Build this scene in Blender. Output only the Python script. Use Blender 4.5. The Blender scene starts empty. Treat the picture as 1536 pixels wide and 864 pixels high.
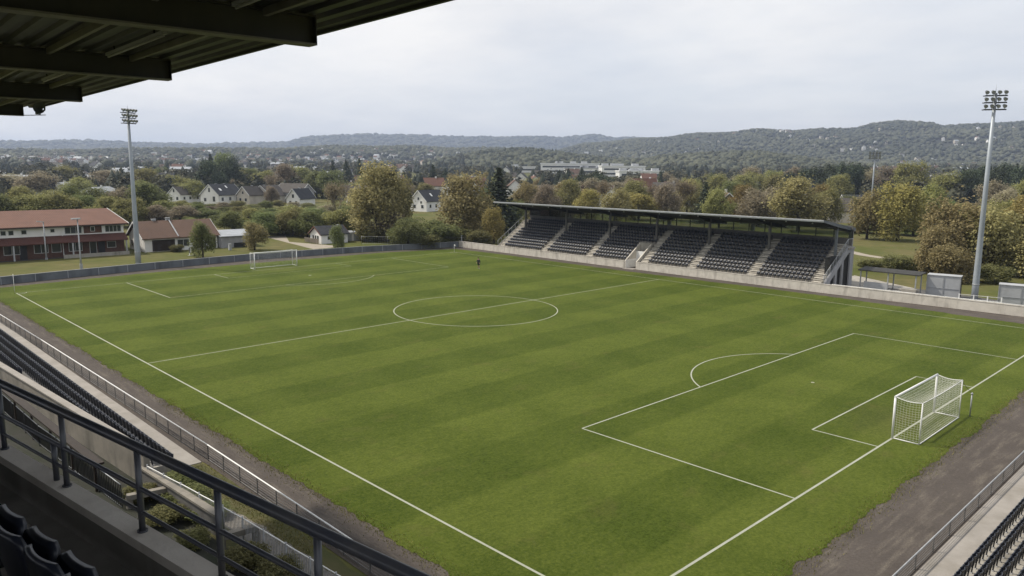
import bpy, bmesh, math, random
import numpy as np
from mathutils import Vector, Matrix

R = math.radians
random.seed(11)
scene = bpy.context.scene
col = scene.collection
PI = math.pi

# ------------------------------------------------------------------ materials
def new_mat(name):
    m = bpy.data.materials.new(name); m.use_nodes = True
    nt = m.node_tree; nt.nodes.clear()
    out = nt.nodes.new('ShaderNodeOutputMaterial')
    return m, nt, out

def N(nt, typ, **kw):
    n = nt.nodes.new(typ)
    for k, v in kw.items():
        if k == 'inp':
            for a, b in v.items(): n.inputs[a].default_value = b
        else: setattr(n, k, v)
    return n

def c4(c): return (c[0], c[1], c[2], 1.0)

def noise_fac(nt, coord, scale, detail=4, lo=.35, hi=.65, mapping=None, rough=.6):
    if mapping:
        mp = N(nt, 'ShaderNodeMapping'); mp.inputs['Scale'].default_value = mapping
        nt.links.new(coord, mp.inputs['Vector']); coord = mp.outputs['Vector']
    n = N(nt, 'ShaderNodeTexNoise', inp={'Scale': scale, 'Detail': detail, 'Roughness': rough})
    nt.links.new(coord, n.inputs['Vector'])
    mr = N(nt, 'ShaderNodeMapRange', inp={'From Min': lo, 'From Max': hi})
    nt.links.new(n.outputs['Fac'], mr.inputs['Value'])
    return mr.outputs['Result'], n.outputs['Fac']

def mixc(nt, fac, a, b, blend='MIX'):
    m = N(nt, 'ShaderNodeMix', data_type='RGBA', blend_type=blend)
    for s, v in (('Factor', fac), ('A', a), ('B', b)):
        sock = [i for i in m.inputs if i.name == s and (i.type == 'RGBA' or s == 'Factor' and i.type == 'VALUE')][0]
        if hasattr(v, 'links'): nt.links.new(v, sock)
        else: sock.default_value = c4(v) if s != 'Factor' else v
    return [o for o in m.outputs if o.type == 'RGBA'][0]

def mul(nt, a, b, op='MULTIPLY'):
    m = N(nt, 'ShaderNodeMath', operation=op)
    for i, v in enumerate((a, b)):
        if hasattr(v, 'links'): nt.links.new(v, m.inputs[i])
        else: m.inputs[i].default_value = v
    return m.outputs[0]

def pos(nt): return N(nt, 'ShaderNodeNewGeometry').outputs['Position']

def surf(name, a, b=None, scale=1.5, rough=.8, metal=0.0, spec=.3, bump=0.0, bscale=None, stretch=None, dirt=None, dirt_scale=.4, coat=0):
    """two-tone noisy principled surface with optional grime and bump"""
    m, nt, out = new_mat(name)
    p = N(nt, 'ShaderNodeBsdfPrincipled', inp={'Roughness': rough, 'Metallic': metal, 'Specular IOR Level': spec})
    P = pos(nt)
    if b is None: b = tuple(v * .8 for v in a)
    f, raw = noise_fac(nt, P, scale, 5, mapping=stretch)
    c = mixc(nt, f, a, b)
    if dirt:
        f2, _ = noise_fac(nt, P, dirt_scale, 6, .5, .72, mapping=(1, 1, .25))
        c = mixc(nt, mul(nt, f2, .8), c, dirt)
    nt.links.new(c, p.inputs['Base Color'])
    if bump:
        _, r2 = noise_fac(nt, P, bscale or scale * 6, 4)
        bm_ = N(nt, 'ShaderNodeBump', inp={'Strength': .6, 'Distance': bump})
        nt.links.new(r2, bm_.inputs['Height']); nt.links.new(bm_.outputs[0], p.inputs['Normal'])
    if coat: p.inputs['Coat Weight'].default_value = coat
    nt.links.new(p.outputs[0], out.inputs[0])
    return m

M = {}
def leaf_mat(name, a, b, trans=.46):
    a = tuple(v * 1.35 for v in a); b = tuple(min(.5, v * 1.75) for v in b)
    m, nt, out = new_mat(name)
    at = N(nt, 'ShaderNodeAttribute', attribute_name='tint')
    oi = N(nt, 'ShaderNodeObjectInfo')
    c = mixc(nt, at.outputs['Fac'], a, b)
    hsv = N(nt, 'ShaderNodeHueSaturation')
    mr = N(nt, 'ShaderNodeMapRange', inp={'To Min': .478, 'To Max': .512}); nt.links.new(oi.outputs['Random'], mr.inputs['Value'])
    mv = N(nt, 'ShaderNodeMapRange', inp={'To Min': .8, 'To Max': 1.2}); nt.links.new(oi.outputs['Random'], mv.inputs['Value'])
    nt.links.new(mr.outputs[0], hsv.inputs['Hue']); nt.links.new(mv.outputs[0], hsv.inputs['Value']); nt.links.new(c, hsv.inputs['Color'])
    d = N(nt, 'ShaderNodeBsdfPrincipled', inp={'Roughness': .75, 'Specular IOR Level': .15}); nt.links.new(hsv.outputs[0], d.inputs['Base Color'])
    t = N(nt, 'ShaderNodeBsdfTranslucent'); nt.links.new(hsv.outputs[0], t.inputs['Color'])
    mx = N(nt, 'ShaderNodeMixShader', inp={0: trans}); nt.links.new(d.outputs[0], mx.inputs[1]); nt.links.new(t.outputs[0], mx.inputs[2])
    nt.links.new(mx.outputs[0], out.inputs[0])
    return m

M['olive'] = leaf_mat('olive_leaves', (.088, .092, .032), (.245, .240, .098))
M['green'] = leaf_mat('green_leaves', (.062, .078, .028), (.165, .182, .076))
M['ochre'] = leaf_mat('ochre_leaves', (.105, .095, .042), (.262, .228, .110))
M['yellow'] = leaf_mat('yellow_leaves', (.105, .094, .032), (.265, .222, .085))
M['brown'] = leaf_mat('brown_leaves', (.120, .104, .068), (.260, .230, .158))
M['bare'] = leaf_mat('thin_brown_leaves', (.10, .08, .05), (.17, .14, .095))
M['conifer'] = leaf_mat('conifer_needles', (.016, .026, .015), (.062, .075, .045), .08)
M['shrub'] = leaf_mat('shrub_leaves', (.066, .072, .027), (.185, .184, .078))
M['forest'] = leaf_mat('forest_leaves', (.022, .027, .019), (.075, .074, .046), .1)
M['bark'] = surf('bark', (.075, .06, .045), (.045, .036, .028), 3, .9)
M['birch_bark'] = surf('birch_bark', (.34, .30, .25), (.20, .17, .14), 2.5, .85)
M['concrete'] = surf('concrete', (.36, .335, .29), (.28, .26, .225), 1.2, .9, bump=.01, bscale=12, dirt=(.13, .12, .10), dirt_scale=.8)
M['stained_concrete'] = surf('stained_concrete', (.27, .245, .205), (.19, .175, .15), 1.0, .9, bump=.01, bscale=12, dirt=(.09, .085, .07), dirt_scale=1.0)
M['pale_concrete'] = surf('pale_wall_concrete', (.60, .56, .49), (.50, .465, .405), 1.2, .9, bump=.01, bscale=12, dirt=(.26, .235, .20), dirt_scale=1.1)
M['coping'] = surf('coping_concrete', (.80, .75, .67), (.68, .63, .56), 1.5, .9, bump=.006, bscale=16, dirt=(.42, .38, .33), dirt_scale=1.2)
M['parapet_concrete'] = surf('parapet_concrete', (.30, .28, .25), (.20, .19, .17), 1.4, .9, bump=.01, bscale=10, dirt=(.42, .40, .37), dirt_scale=1.5)
M['concrete_dark'] = surf('dark_concrete', (.16, .155, .145), (.11, .105, .10), 1.0, .9, bump=.01, bscale=10)
M['walkway'] = surf('walkway_concrete', (.31, .285, .255), (.25, .23, .205), .7, .9, bump=.006, bscale=14, dirt=(.20, .18, .15), dirt_scale=.5)
M['wallgrey'] = surf('grey_board', (.150, .163, .175), (.11, .12, .132), .5, .6, dirt=(.055, .06, .062), dirt_scale=.5)
M['canopy_steel'] = surf('canopy_steel', (.056, .058, .062), (.042, .044, .047), 1.5, .55, spec=.4, dirt=(.085, .080, .070), dirt_scale=.6)
M['dark_steel'] = surf('dark_steel', (.022, .022, .022), (.015, .015, .015), 2, .55, spec=.3)
M['beam_flange'] = surf('beam_flange', (.25, .245, .215), (.185, .18, .16), 2, .6)
M['deck'] = surf('roof_deck', (.100, .104, .110), (.060, .063, .068), .8, .55, spec=.3)
M['rail_dark'] = surf('dark_rail_paint', (.060, .066, .085), (.045, .050, .064), 3, .34, spec=.6, dirt=(.10, .095, .09), dirt_scale=2.5)
M['rail_bars'] = surf('weathered_rail', (.17, .165, .16), (.11, .105, .10), 2, .6, metal=.2)
M['verge'] = surf('verge_grass', (.060, .066, .020), (.085, .074, .032), .8, .95, bump=.03, bscale=12)
M['yard'] = surf('shaded_yard_ground', (.034, .033, .028), (.022, .026, .014), .9, .95, bump=.02, bscale=14)  # dark ground, with the shade below the stand put into its colour
M['galv'] = surf('galvanised_steel', (.38, .39, .40), (.28, .29, .30), 2, .5, metal=.3, spec=.5)
M['pole_paint'] = surf('pole_paint', (.36, .39, .42), (.29, .32, .35), .6, .45, metal=.2, dirt=(.2, .21, .22), dirt_scale=.3)
M['white_paint'] = surf('white_paint', (.78, .78, .76), (.68, .68, .66), 2, .5)
M['net'] = surf('white_net_cord', (.62, .62, .58), (.52, .52, .48), 3, .8)
M['seat'] = surf('seat_plastic', (.014, .017, .027), (.022, .026, .039), 1.2, .34, spec=.5, dirt=(.05, .052, .056), dirt_scale=.8)
M['seat_metal'] = surf('seat_bracket', (.06, .062, .066), None, 4, .45, metal=.4)
M['seat_foot'] = surf('seat_foot', (.45, .45, .45), None, 4, .5)
M['white_wall'] = surf('white_render', (.80, .79, .76), (.72, .71, .68), .5, .9, dirt=(.55, .52, .47), dirt_scale=.3)
M['cream_wall'] = surf('cream_render', (.55, .51, .44), (.47, .43, .37), .5, .9, dirt=(.34, .30, .25), dirt_scale=.3)
M['grey_wall'] = surf('grey_render', (.36, .36, .37), (.30, .30, .31), .5, .9, dirt=(.2, .2, .2), dirt_scale=.3)
M['brick'] = surf('dark_brick', (.13, .07, .05), (.085, .048, .036), 3, .9)
M['glass'] = surf('window_glass', (.02, .024, .028), (.035, .04, .045), .4, .12, spec=.6)
def thin_glass():
    m, nt, out = new_mat('stand_glass')
    t = N(nt, 'ShaderNodeBsdfTransparent'); t.inputs[0].default_value = (.62, .66, .64, 1)
    g = N(nt, 'ShaderNodeBsdfGlossy', inp={'Roughness': .06}); fr = N(nt, 'ShaderNodeFresnel', inp={'IOR': 1.5})
    mx = N(nt, 'ShaderNodeMixShader'); nt.links.new(fr.outputs[0], mx.inputs[0]); nt.links.new(t.outputs[0], mx.inputs[1]); nt.links.new(g.outputs[0], mx.inputs[2])
    nt.links.new(mx.outputs[0], out.inputs[0]); return m
M['stand_glass'] = thin_glass()
M['frame'] = surf('window_frame', (.6, .6, .58), None, 2, .5)
M['dark_frame'] = surf('dark_window_frame', (.03, .03, .032), None, 2, .5)
M['asphalt'] = surf('asphalt', (.10, .095, .09), (.07, .068, .064), 1, .9, bump=.01, bscale=20)
M['gravel'] = surf('gravel', (.22, .20, .175), (.13, .12, .105), 6, .95, bump=.02, bscale=25)
M['sand_path'] = surf('sand_path', (.33, .29, .23), (.26, .23, .185), .6, .95)
M['lightgrey_panel'] = surf('light_grey_panel', (.40, .41, .42), (.35, .36, .37), .7, .6, dirt=(.25, .25, .25), dirt_scale=.4)
M['brown_wood'] = surf('brown_timber', (.034, .024, .017), (.022, .016, .012), 2, .7, stretch=(1, 6, 6))
M['tube_white'] = surf('lamp_white', (.55, .55, .53), None, 2, .4)
M['lamp_glass'] = surf('lamp_glass', (.30, .31, .30), (.22, .23, .22), 2, .25, spec=.6)
M['lamp_body'] = surf('lamp_body', (.10, .105, .11), None, 2, .5)
M['horn'] = surf('horn_grey', (.20, .22, .25), None, 3, .45)
M['skin'] = surf('skin', (.42, .27, .19), None, 5, .6)
M['hair'] = surf('hair', (.02, .015, .01), None, 8, .7)
M['jacket'] = surf('dark_jacket', (.022, .024, .032), (.03, .033, .042), 6, .8)
M['shorts'] = surf('black_shorts', (.015, .015, .018), None, 6, .8)
M['shoe'] = surf('pale_shoes', (.35, .35, .34), None, 6, .7)
M['flag'] = surf('white_flag', (.75, .74, .68), None, 4, .8)

def tile_mat(name, a, b, scale, axis_rot):
    m, nt, out = new_mat(name)
    p = N(nt, 'ShaderNodeBsdfPrincipled', inp={'Roughness': .85, 'Specular IOR Level': .2})
    P = pos(nt)
    f, _ = noise_fac(nt, P, .5, 6, .35, .65)
    f3, _ = noise_fac(nt, P, 5, 3, .3, .7)
    c = mixc(nt, f, a, b); c = mixc(nt, mul(nt, f3, .35), c, tuple(v * .55 for v in a))
    mp = N(nt, 'ShaderNodeMapping'); mp.inputs['Rotation'].default_value = (0, 0, axis_rot); nt.links.new(P, mp.inputs['Vector'])
    w = N(nt, 'ShaderNodeTexWave', wave_type='BANDS', bands_direction='Y', inp={'Scale': scale, 'Distortion': .3}); nt.links.new(mp.outputs[0], w.inputs['Vector'])
    c = mixc(nt, mul(nt, w.outputs['Fac'], .28), c, tuple(v * .5 for v in b))
    nt.links.new(c, p.inputs['Base Color'])
    bp = N(nt, 'ShaderNodeBump', inp={'Strength': .5, 'Distance': .04}); nt.links.new(w.outputs['Fac'], bp.inputs['Height']); nt.links.new(bp.outputs[0], p.inputs['Normal'])
    nt.links.new(p.outputs[0], out.inputs[0])
    return m
M['tile_red'] = tile_mat('red_brown_tiles', (.175, .092, .066), (.138, .074, .054), 1.0, 0)
M['tile_dkred'] = tile_mat('dark_red_tiles', (.12, .055, .043), (.092, .044, .036), 1.4, 0)
M['tile_brown'] = tile_mat('brown_tiles', (.15, .095, .07), (.115, .075, .057), 1.2, 0)
M['tile_dark'] = tile_mat('dark_slate_tiles', (.040, .043, .050), (.06, .062, .068), 1.2, 0)
M['tile_grey'] = tile_mat('grey_brown_tiles', (.10, .09, .08), (.078, .07, .064), 1.2, 0)
M['metal_roof'] = surf('grey_metal_roof', (.33, .35, .37), (.27, .29, .31), .6, .5, dirt=(.18, .19, .2), dirt_scale=.3)
M['stand_roof'] = surf('stand_roof_sheet', (.16, .165, .17), (.12, .125, .13), .5, .6)
M['fascia'] = surf('pale_fascia', (.50, .51, .52), (.42, .43, .44), .8, .5)
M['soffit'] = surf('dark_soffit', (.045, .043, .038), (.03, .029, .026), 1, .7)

# grass of the pitch: mowing bands across the pitch, worn patches, blade-scale mottling
def grass_pitch():
    m, nt, out = new_mat('pitch_grass')
    p = N(nt, 'ShaderNodeBsdfPrincipled', inp={'Roughness': .9, 'Specular IOR Level': .08})
    P = pos(nt)
    sep = N(nt, 'ShaderNodeSeparateXYZ'); nt.links.new(P, sep.inputs[0])
    wob, wr = noise_fac(nt, P, .12, 3, 0, 1)
    xs = mul(nt, mul(nt, sep.outputs['X'], mul(nt, wob, 1.0), 'ADD'), 2 * PI / 8.7)
    s = mul(nt, xs, 0, 'SINE')
    st = N(nt, 'ShaderNodeMapRange', interpolation_type='SMOOTHSTEP', inp={'From Min': -.2, 'From Max': .2}); nt.links.new(s, st.inputs['Value'])
    # cross-mown weaker bands along the pitch
    ys = mul(nt, mul(nt, sep.outputs['Y'], mul(nt, wob, 2.0), 'ADD'), 2 * PI / 7.4)
    s2 = mul(nt, ys, 0, 'SINE')
    patch, _ = noise_fac(nt, P, .22, 6, .32, .68)
    patch2, _ = noise_fac(nt, P, .9, 6, .3, .7, mapping=(1, .45, 1))
    mid, _ = noise_fac(nt, P, 2.2, 5, .3, .7, mapping=(1.6, .8, 1), rough=.7)
    blade, braw = noise_fac(nt, P, 7, 6, .28, .72, rough=.75)
    fine, fraw = noise_fac(nt, P, 26, 4, .25, .75, rough=.8)
    dark, light = (.028, .048, .0034), (.114, .137, .0240)
    stw, _ = noise_fac(nt, P, .16, 4, .3, .6)
    f = mul(nt, st.outputs[0], mul(nt, mul(nt, stw, .11), .12, 'ADD'))
    f = mul(nt, f, mul(nt, s2, .05), 'ADD')
    f = mul(nt, f, mul(nt, patch, .15), 'ADD')
    f = mul(nt, f, mul(nt, patch2, .14), 'ADD')
    f = mul(nt, f, mul(nt, mid, .36), 'ADD')
    f = mul(nt, f, mul(nt, blade, .72), 'ADD')
    f = mul(nt, f, mul(nt, fine, .42), 'ADD')
    f = mul(nt, f, .53, 'SUBTRACT')
    c = mixc(nt, f, dark, light)
    dry, _ = noise_fac(nt, P, .5, 8, .56, .78, mapping=(1, .6, 1), rough=.7)
    c = mixc(nt, mul(nt, dry, .45), c, (.115, .098, .034))
    for cx_, cy_, sx_, sy_ in ((43.6, -3.1, .30, .22), (-42.3, 1.6, .30, .22)):   # worn goalmouths and spots
        mpw = N(nt, 'ShaderNodeMapping'); mpw.inputs['Location'].default_value = (-cx_ * sx_, -cy_ * sy_, 0); mpw.inputs['Scale'].default_value = (sx_, sy_, 0); nt.links.new(P, mpw.inputs['Vector'])
        ln = N(nt, 'ShaderNodeVectorMath', operation='LENGTH'); nt.links.new(mpw.outputs[0], ln.inputs[0])
        fall = N(nt, 'ShaderNodeMapRange', inp={'From Min': 1.1, 'From Max': .1}); nt.links.new(ln.outputs['Value'], fall.inputs['Value'])
        c = mixc(nt, mul(nt, mul(nt, fall.outputs[0], .16), mul(nt, blade, .6, 'ADD')), c, (.13, .108, .055))
    nt.links.new(c, p.inputs['Base Color'])
    h = mul(nt, braw, mul(nt, fraw, .6), 'ADD')
    bp = N(nt, 'ShaderNodeBump', inp={'Strength': .55, 'Distance': .09}); nt.links.new(h, bp.inputs['Height']); nt.links.new(bp.outputs[0], p.inputs['Normal'])
    nt.links.new(p.outputs[0], out.inputs[0])
    return m
M['grass'] = grass_pitch()

def cinder():
    m, nt, out = new_mat('cinder')
    p = N(nt, 'ShaderNodeBsdfPrincipled', inp={'Roughness': .95, 'Specular IOR Level': .1})
    P = pos(nt)
    f1, _ = noise_fac(nt, P, .5, 8, .35, .68, rough=.7)
    f2, r2 = noise_fac(nt, P, 9, 6, .3, .7, rough=.8)
    f4, _ = noise_fac(nt, P, 16, 5, .35, .65, rough=.8)
    sep = N(nt, 'ShaderNodeSeparateXYZ'); nt.links.new(P, sep.inputs[0])
    fx, _ = noise_fac(nt, P, 1.1, 7, .5, .74, mapping=(.22, 1.6, 1), rough=.75)
    fy, _ = noise_fac(nt, P, 1.1, 7, .5, .74, mapping=(1.6, .22, 1), rough=.75)
    side = N(nt, 'ShaderNodeMapRange', inp={'From Min': 44, 'From Max': 47}); nt.links.new(sep.outputs['X'], side.inputs['Value'])
    mx = N(nt, 'ShaderNodeMix', data_type='FLOAT'); nt.links.new(side.outputs[0], mx.inputs[0]); nt.links.new(fx, mx.inputs[2]); nt.links.new(fy, mx.inputs[3])
    c = mixc(nt, f1, (.084, .072, .063), (.118, .101, .088))
    c = mixc(nt, mul(nt, f2, .65), c, (.045, .039, .035))
    c = mixc(nt, mul(nt, mul(nt, mx.outputs[0], f4), .75), c, (.27, .235, .185))
    g, _ = noise_fac(nt, P, .8, 7, .62, .76, rough=.75)
    c = mixc(nt, mul(nt, g, .5), c, (.075, .07, .03))
    nt.links.new(c, p.inputs['Base Color'])
    bp = N(nt, 'ShaderNodeBump', inp={'Strength': .6, 'Distance': .04}); nt.links.new(r2, bp.inputs['Height']); nt.links.new(bp.outputs[0], p.inputs['Normal'])
    nt.links.new(p.outputs[0], out.inputs[0])
    return m
M['cinder'] = cinder()

def terrain_mat():
    m, nt, out = new_mat('terrain')
    p = N(nt, 'ShaderNodeBsdfPrincipled', inp={'Roughness': .95, 'Specular IOR Level': .1})
    P = pos(nt)
    at = N(nt, 'ShaderNodeAttribute', attribute_name='wood')
    f1, _ = noise_fac(nt, P, .06, 6, .38, .66)
    f2, _ = noise_fac(nt, P, .5, 6, .35, .7)
    c = mixc(nt, f1, (.085, .098, .024), (.145, .124, .055))
    c = mixc(nt, mul(nt, f2, .4), c, (.040, .048, .014))
    g1, _ = noise_fac(nt, P, .03, 9, .35, .65, rough=.8)
    fo = mixc(nt, g1, (.022, .027, .018), (.055, .050, .032))
    c = mixc(nt, at.outputs['Fac'], c, fo)
    nt.links.new(c, p.inputs['Base Color'])
    nt.links.new(p.outputs[0], out.inputs[0])
    return m
M['terrain'] = terrain_mat()

def line_mat():
    m, nt, out = new_mat('line_paint')
    p = N(nt, 'ShaderNodeBsdfPrincipled', inp={'Roughness': .9, 'Specular IOR Level': .1})
    P = pos(nt)
    f1, _ = noise_fac(nt, P, 14, 5, .42, .72, rough=.8)
    f2, _ = noise_fac(nt, P, .7, 4, .35, .75)
    c = mixc(nt, mul(nt, f1, mul(nt, f2, .75)), (.35, .36, .29), (.07, .08, .02))
    nt.links.new(c, p.inputs['Base Color']); nt.links.new(p.outputs[0], out.inputs[0])
    return m
M['line'] = line_mat()

# ------------------------------------------------------------------ mesh building
class MB:
    def __init__(s): s.v = []; s.f = []; s.m = []; s.smooth = []
    def add(s, verts, faces, mi=0, smooth=False):
        b = len(s.v); s.v += [tuple(v) for v in verts]
        for f in faces: s.f.append(tuple(b + i for i in f)); s.m.append(mi); s.smooth.append(smooth)
        return s
    def box(s, x0, x1, y0, y1, z0, z1, mi=0, rot=0, o=(0, 0, 0)):
        vs = [(x, y, z) for z in (z0, z1) for y in (y0, y1) for x in (x0, x1)]
        ca, sa = math.cos(rot), math.sin(rot)
        vs = [(o[0] + x * ca - y * sa, o[1] + x * sa + y * ca, o[2] + z) for x, y, z in vs]
        return s.add(vs, [(0, 2, 3, 1), (4, 5, 7, 6), (0, 1, 5, 4), (2, 6, 7, 3), (0, 4, 6, 2), (1, 3, 7, 5)], mi)
    def beam(s, p0, p1, w, h, mi=0, up=(0, 0, 1)):
        """rectangular bar from p0 to p1"""
        a, b = Vector(p0), Vector(p1); d = (b - a).normalized(); u = Vector(up)
        if abs(d.dot(u)) > .98: u = Vector((1, 0, 0))
        r = d.cross(u).normalized() * (w / 2); u = r.cross(d).normalized() * (h / 2)
        vs = [q + sx * r + sz * u for q in (a, b) for sz in (-1, 1) for sx in (-1, 1)]
        return s.add(vs, [(0, 1, 3, 2), (4, 6, 7, 5), (0, 4, 5, 1), (2, 3, 7, 6), (0, 2, 6, 4), (1, 5, 7, 3)], mi)
    def tube(s, pts, rad, n=8, mi=0, caps=True):
        pts = [Vector(p) for p in pts]
        if not hasattr(rad, '__len__'): rad = [rad] * len(pts)
        rings = []
        for i, p in enumerate(pts):
            d = (pts[min(i + 1, len(pts) - 1)] - pts[max(i - 1, 0)]).normalized()
            u = Vector((0, 0, 1)) if abs(d.z) < .9 else Vector((1, 0, 0))
            r = d.cross(u).normalized(); u = r.cross(d).normalized()
            rings.append([p + rad[i] * (math.cos(2 * PI * k / n) * r + math.sin(2 * PI * k / n) * u) for k in range(n)])
        b = len(s.v); s.v += [tuple(v) for rg in rings for v in rg]
        for i in range(len(pts) - 1):
            for k in range(n):
                k2 = (k + 1) % n
                s.f.append((b + i * n + k, b + i * n + k2, b + (i + 1) * n + k2, b + (i + 1) * n + k)); s.m.append(mi); s.smooth.append(True)
        if caps:
            s.f.append(tuple(b + k for k in range(n))); s.m.append(mi); s.smooth.append(False)
            e = b + (len(pts) - 1) * n
            s.f.append(tuple(e + n - 1 - k for k in range(n))); s.m.append(mi); s.smooth.append(False)
        return s
    def prism(s, poly, z0, z1, mi=0):
        n = len(poly)
        vs = [(x, y, z0) for x, y in poly] + [(x, y, z1) for x, y in poly]
        fs = [tuple(range(n - 1, -1, -1)), tuple(range(n, 2 * n))] + [(i, (i + 1) % n, n + (i + 1) % n, n + i) for i in range(n)]
        return s.add(vs, fs, mi)
    def extrude(s, poly3, vec, mi=0):
        n = len(poly3); vec = Vector(vec)
        vs = [Vector(p) for p in poly3]; vs = vs + [p + vec for p in vs]
        fs = [tuple(range(n - 1, -1, -1)), tuple(range(n, 2 * n))] + [(i, (i + 1) % n, n + (i + 1) % n, n + i) for i in range(n)]
        return s.add(vs, fs, mi)
    def quad(s, a, b, c, d, mi=0): return s.add([a, b, c, d], [(0, 1, 2, 3)], mi)
    def mesh(s, name, mats, fix=True):
        me = bpy.data.meshes.new(name); me.from_pydata(s.v, [], s.f)
        for m in (mats if isinstance(mats, (list, tuple)) else [mats]): me.materials.append(m)
        me.polygons.foreach_set('material_index', s.m); me.polygons.foreach_set('use_smooth', s.smooth)
        if fix and len(s.f) < 60000:
            bm = bmesh.new(); bm.from_mesh(me); bmesh.ops.recalc_face_normals(bm, faces=bm.faces); bm.to_mesh(me); bm.free()
        me.update(); return me
    def build(s, name, mats, parent=None, fix=True, loc=None, rotz=0):
        o = bpy.data.objects.new(name, s.mesh(name, mats, fix)); col.objects.link(o)
        if parent: o.parent = parent
        if loc: o.location = loc
        if rotz: o.rotation_euler[2] = rotz
        return o

def tag(o, label, cat, group=None):
    o['label'] = label; o['category'] = cat
    if group: o['group'] = group
    return o
def thing(name, label, cat, loc=(0, 0, 0), rotz=0, group=None):
    o = bpy.data.objects.new(name, None); col.objects.link(o); o.empty_display_size = .2
    o.location = loc; o.rotation_euler[2] = rotz
    return tag(o, label, cat, group)
def kind(o, k): o['kind'] = k; return o
def dup(root, loc=None, rotz=None, scale=None, label=None, group=None):
    r = root.copy(); col.objects.link(r)
    if loc is not None: r.location = loc
    if rotz is not None: r.rotation_euler[2] = rotz
    if scale is not None: r.scale = scale
    if label: r['label'] = label
    if group: r['group'] = group
    for ch in list(root.children):
        c = ch.copy(); col.objects.link(c); c.parent = r
        for g in list(ch.children):
            d = g.copy(); col.objects.link(d); d.parent = c
    return r

def np_mesh(name, V, F, mat, tint=None, smooth=False):
    V = np.asarray(V, np.float32); F = np.asarray(F, np.int32); k = F.shape[1]
    me = bpy.data.meshes.new(name)
    me.vertices.add(len(V)); me.vertices.foreach_set('co', V.ravel())
    me.loops.add(F.size); me.loops.foreach_set('vertex_index', F.ravel())
    me.polygons.add(len(F)); me.polygons.foreach_set('loop_start', np.arange(0, F.size, k, dtype=np.int32))
    me.polygons.foreach_set('loop_total', np.full(len(F), k, np.int32))
    if smooth: me.polygons.foreach_set('use_smooth', np.ones(len(F), bool))
    me.materials.append(mat)
    if tint is not None:
        a = me.attributes.new('tint', 'FLOAT', 'POINT'); a.data.foreach_set('value', np.asarray(tint, np.float32))
    me.update(calc_edges=True); me.validate()
    return me
# ------------------------------------------------------------------ camera, light, sky
CAM = Vector((59.21, -49.994, 14.873)); YAW, PITCH, ROLL, FOC = .80550, .15891, -.00686, 1146.88
fw = Vector((-math.sin(YAW) * math.cos(PITCH), math.cos(YAW) * math.cos(PITCH), -math.sin(PITCH)))
rt = Vector((math.cos(YAW), math.sin(YAW), 0)); up = rt.cross(fw)
cr = math.cos(ROLL) * rt - math.sin(ROLL) * up; cu = math.sin(ROLL) * rt + math.cos(ROLL) * up
cam = bpy.data.cameras.new('camera'); camo = bpy.data.objects.new('camera', cam); col.objects.link(camo)
camo.matrix_world = Matrix(((cr.x, cu.x, -fw.x, CAM.x), (cr.y, cu.y, -fw.y, CAM.y), (cr.z, cu.z, -fw.z, CAM.z), (0, 0, 0, 1)))
cam.sensor_width = 36; cam.lens = FOC / 1536 * 36; cam.clip_start = .05; cam.clip_end = 40000
scene.camera = camo

SUN_AZ, SUN_EL = R(28), R(50)           # direction the light travels (in the plane), height of the sun
sd = Vector((math.cos(SUN_AZ) * math.cos(SUN_EL), math.sin(SUN_AZ) * math.cos(SUN_EL), -math.sin(SUN_EL)))
sun = bpy.data.lights.new('sun', 'SUN'); sun.energy = 3.5; sun.angle = R(2.0); sun.color = (1.0, .93, .82)
suno = bpy.data.objects.new('sun', sun); col.objects.link(suno)
suno.rotation_euler = sd.to_track_quat('-Z', 'Y').to_euler(); suno.location = (0, 0, 60)

world = bpy.data.worlds.new('World'); scene.world = world; world.use_nodes = True
wn = world.node_tree; wn.nodes.clear()
wo = wn.nodes.new('ShaderNodeOutputWorld'); bg = wn.nodes.new('ShaderNodeBackground')
sky = wn.nodes.new('ShaderNodeTexSky'); sky.sky_type = 'NISHITA'; sky.sun_disc = False
sky.sun_elevation = SUN_EL; sky.sun_rotation = math.atan2(-sd.x, -sd.y); sky.altitude = 200; sky.dust_density = 2.0
tc = wn.nodes.new('ShaderNodeTexCoord')
sp = wn.nodes.new('ShaderNodeSeparateXYZ'); wn.links.new(tc.outputs['Generated'], sp.inputs[0])
zc_ = mul(wn, mul(wn, sp.outputs['Z'], 0, 'MAXIMUM'), .16, 'ADD')
cx_ = mul(wn, sp.outputs['X'], zc_, 'DIVIDE'); cy_ = mul(wn, sp.outputs['Y'], zc_, 'DIVIDE')
cmb = wn.nodes.new('ShaderNodeCombineXYZ'); wn.links.new(cx_, cmb.inputs[0]); wn.links.new(cy_, cmb.inputs[1])
# layered cloud deck: cover, and thin / thick cloud brightness
cov, _ = noise_fac(wn, cmb.outputs[0], .42, 8, .30, .60, rough=.55)
thick, _ = noise_fac(wn, cmb.outputs[0], .85, 10, .36, .62, mapping=(1.0, 1.15, 1), rough=.58)
thin, _ = noise_fac(wn, cmb.outputs[0], 2.6, 8, .35, .65, mapping=(1.0, 1.2, 1), rough=.6)
cb = mixc(wn, thick, (6.2, 6.35, 6.7), (8.0, 7.9, 7.8))
cb = mixc(wn, mul(wn, thin, .30), cb, (7.3, 7.3, 7.4))
cv = mul(wn, mul(wn, cov, .55), .45, 'ADD')
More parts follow.
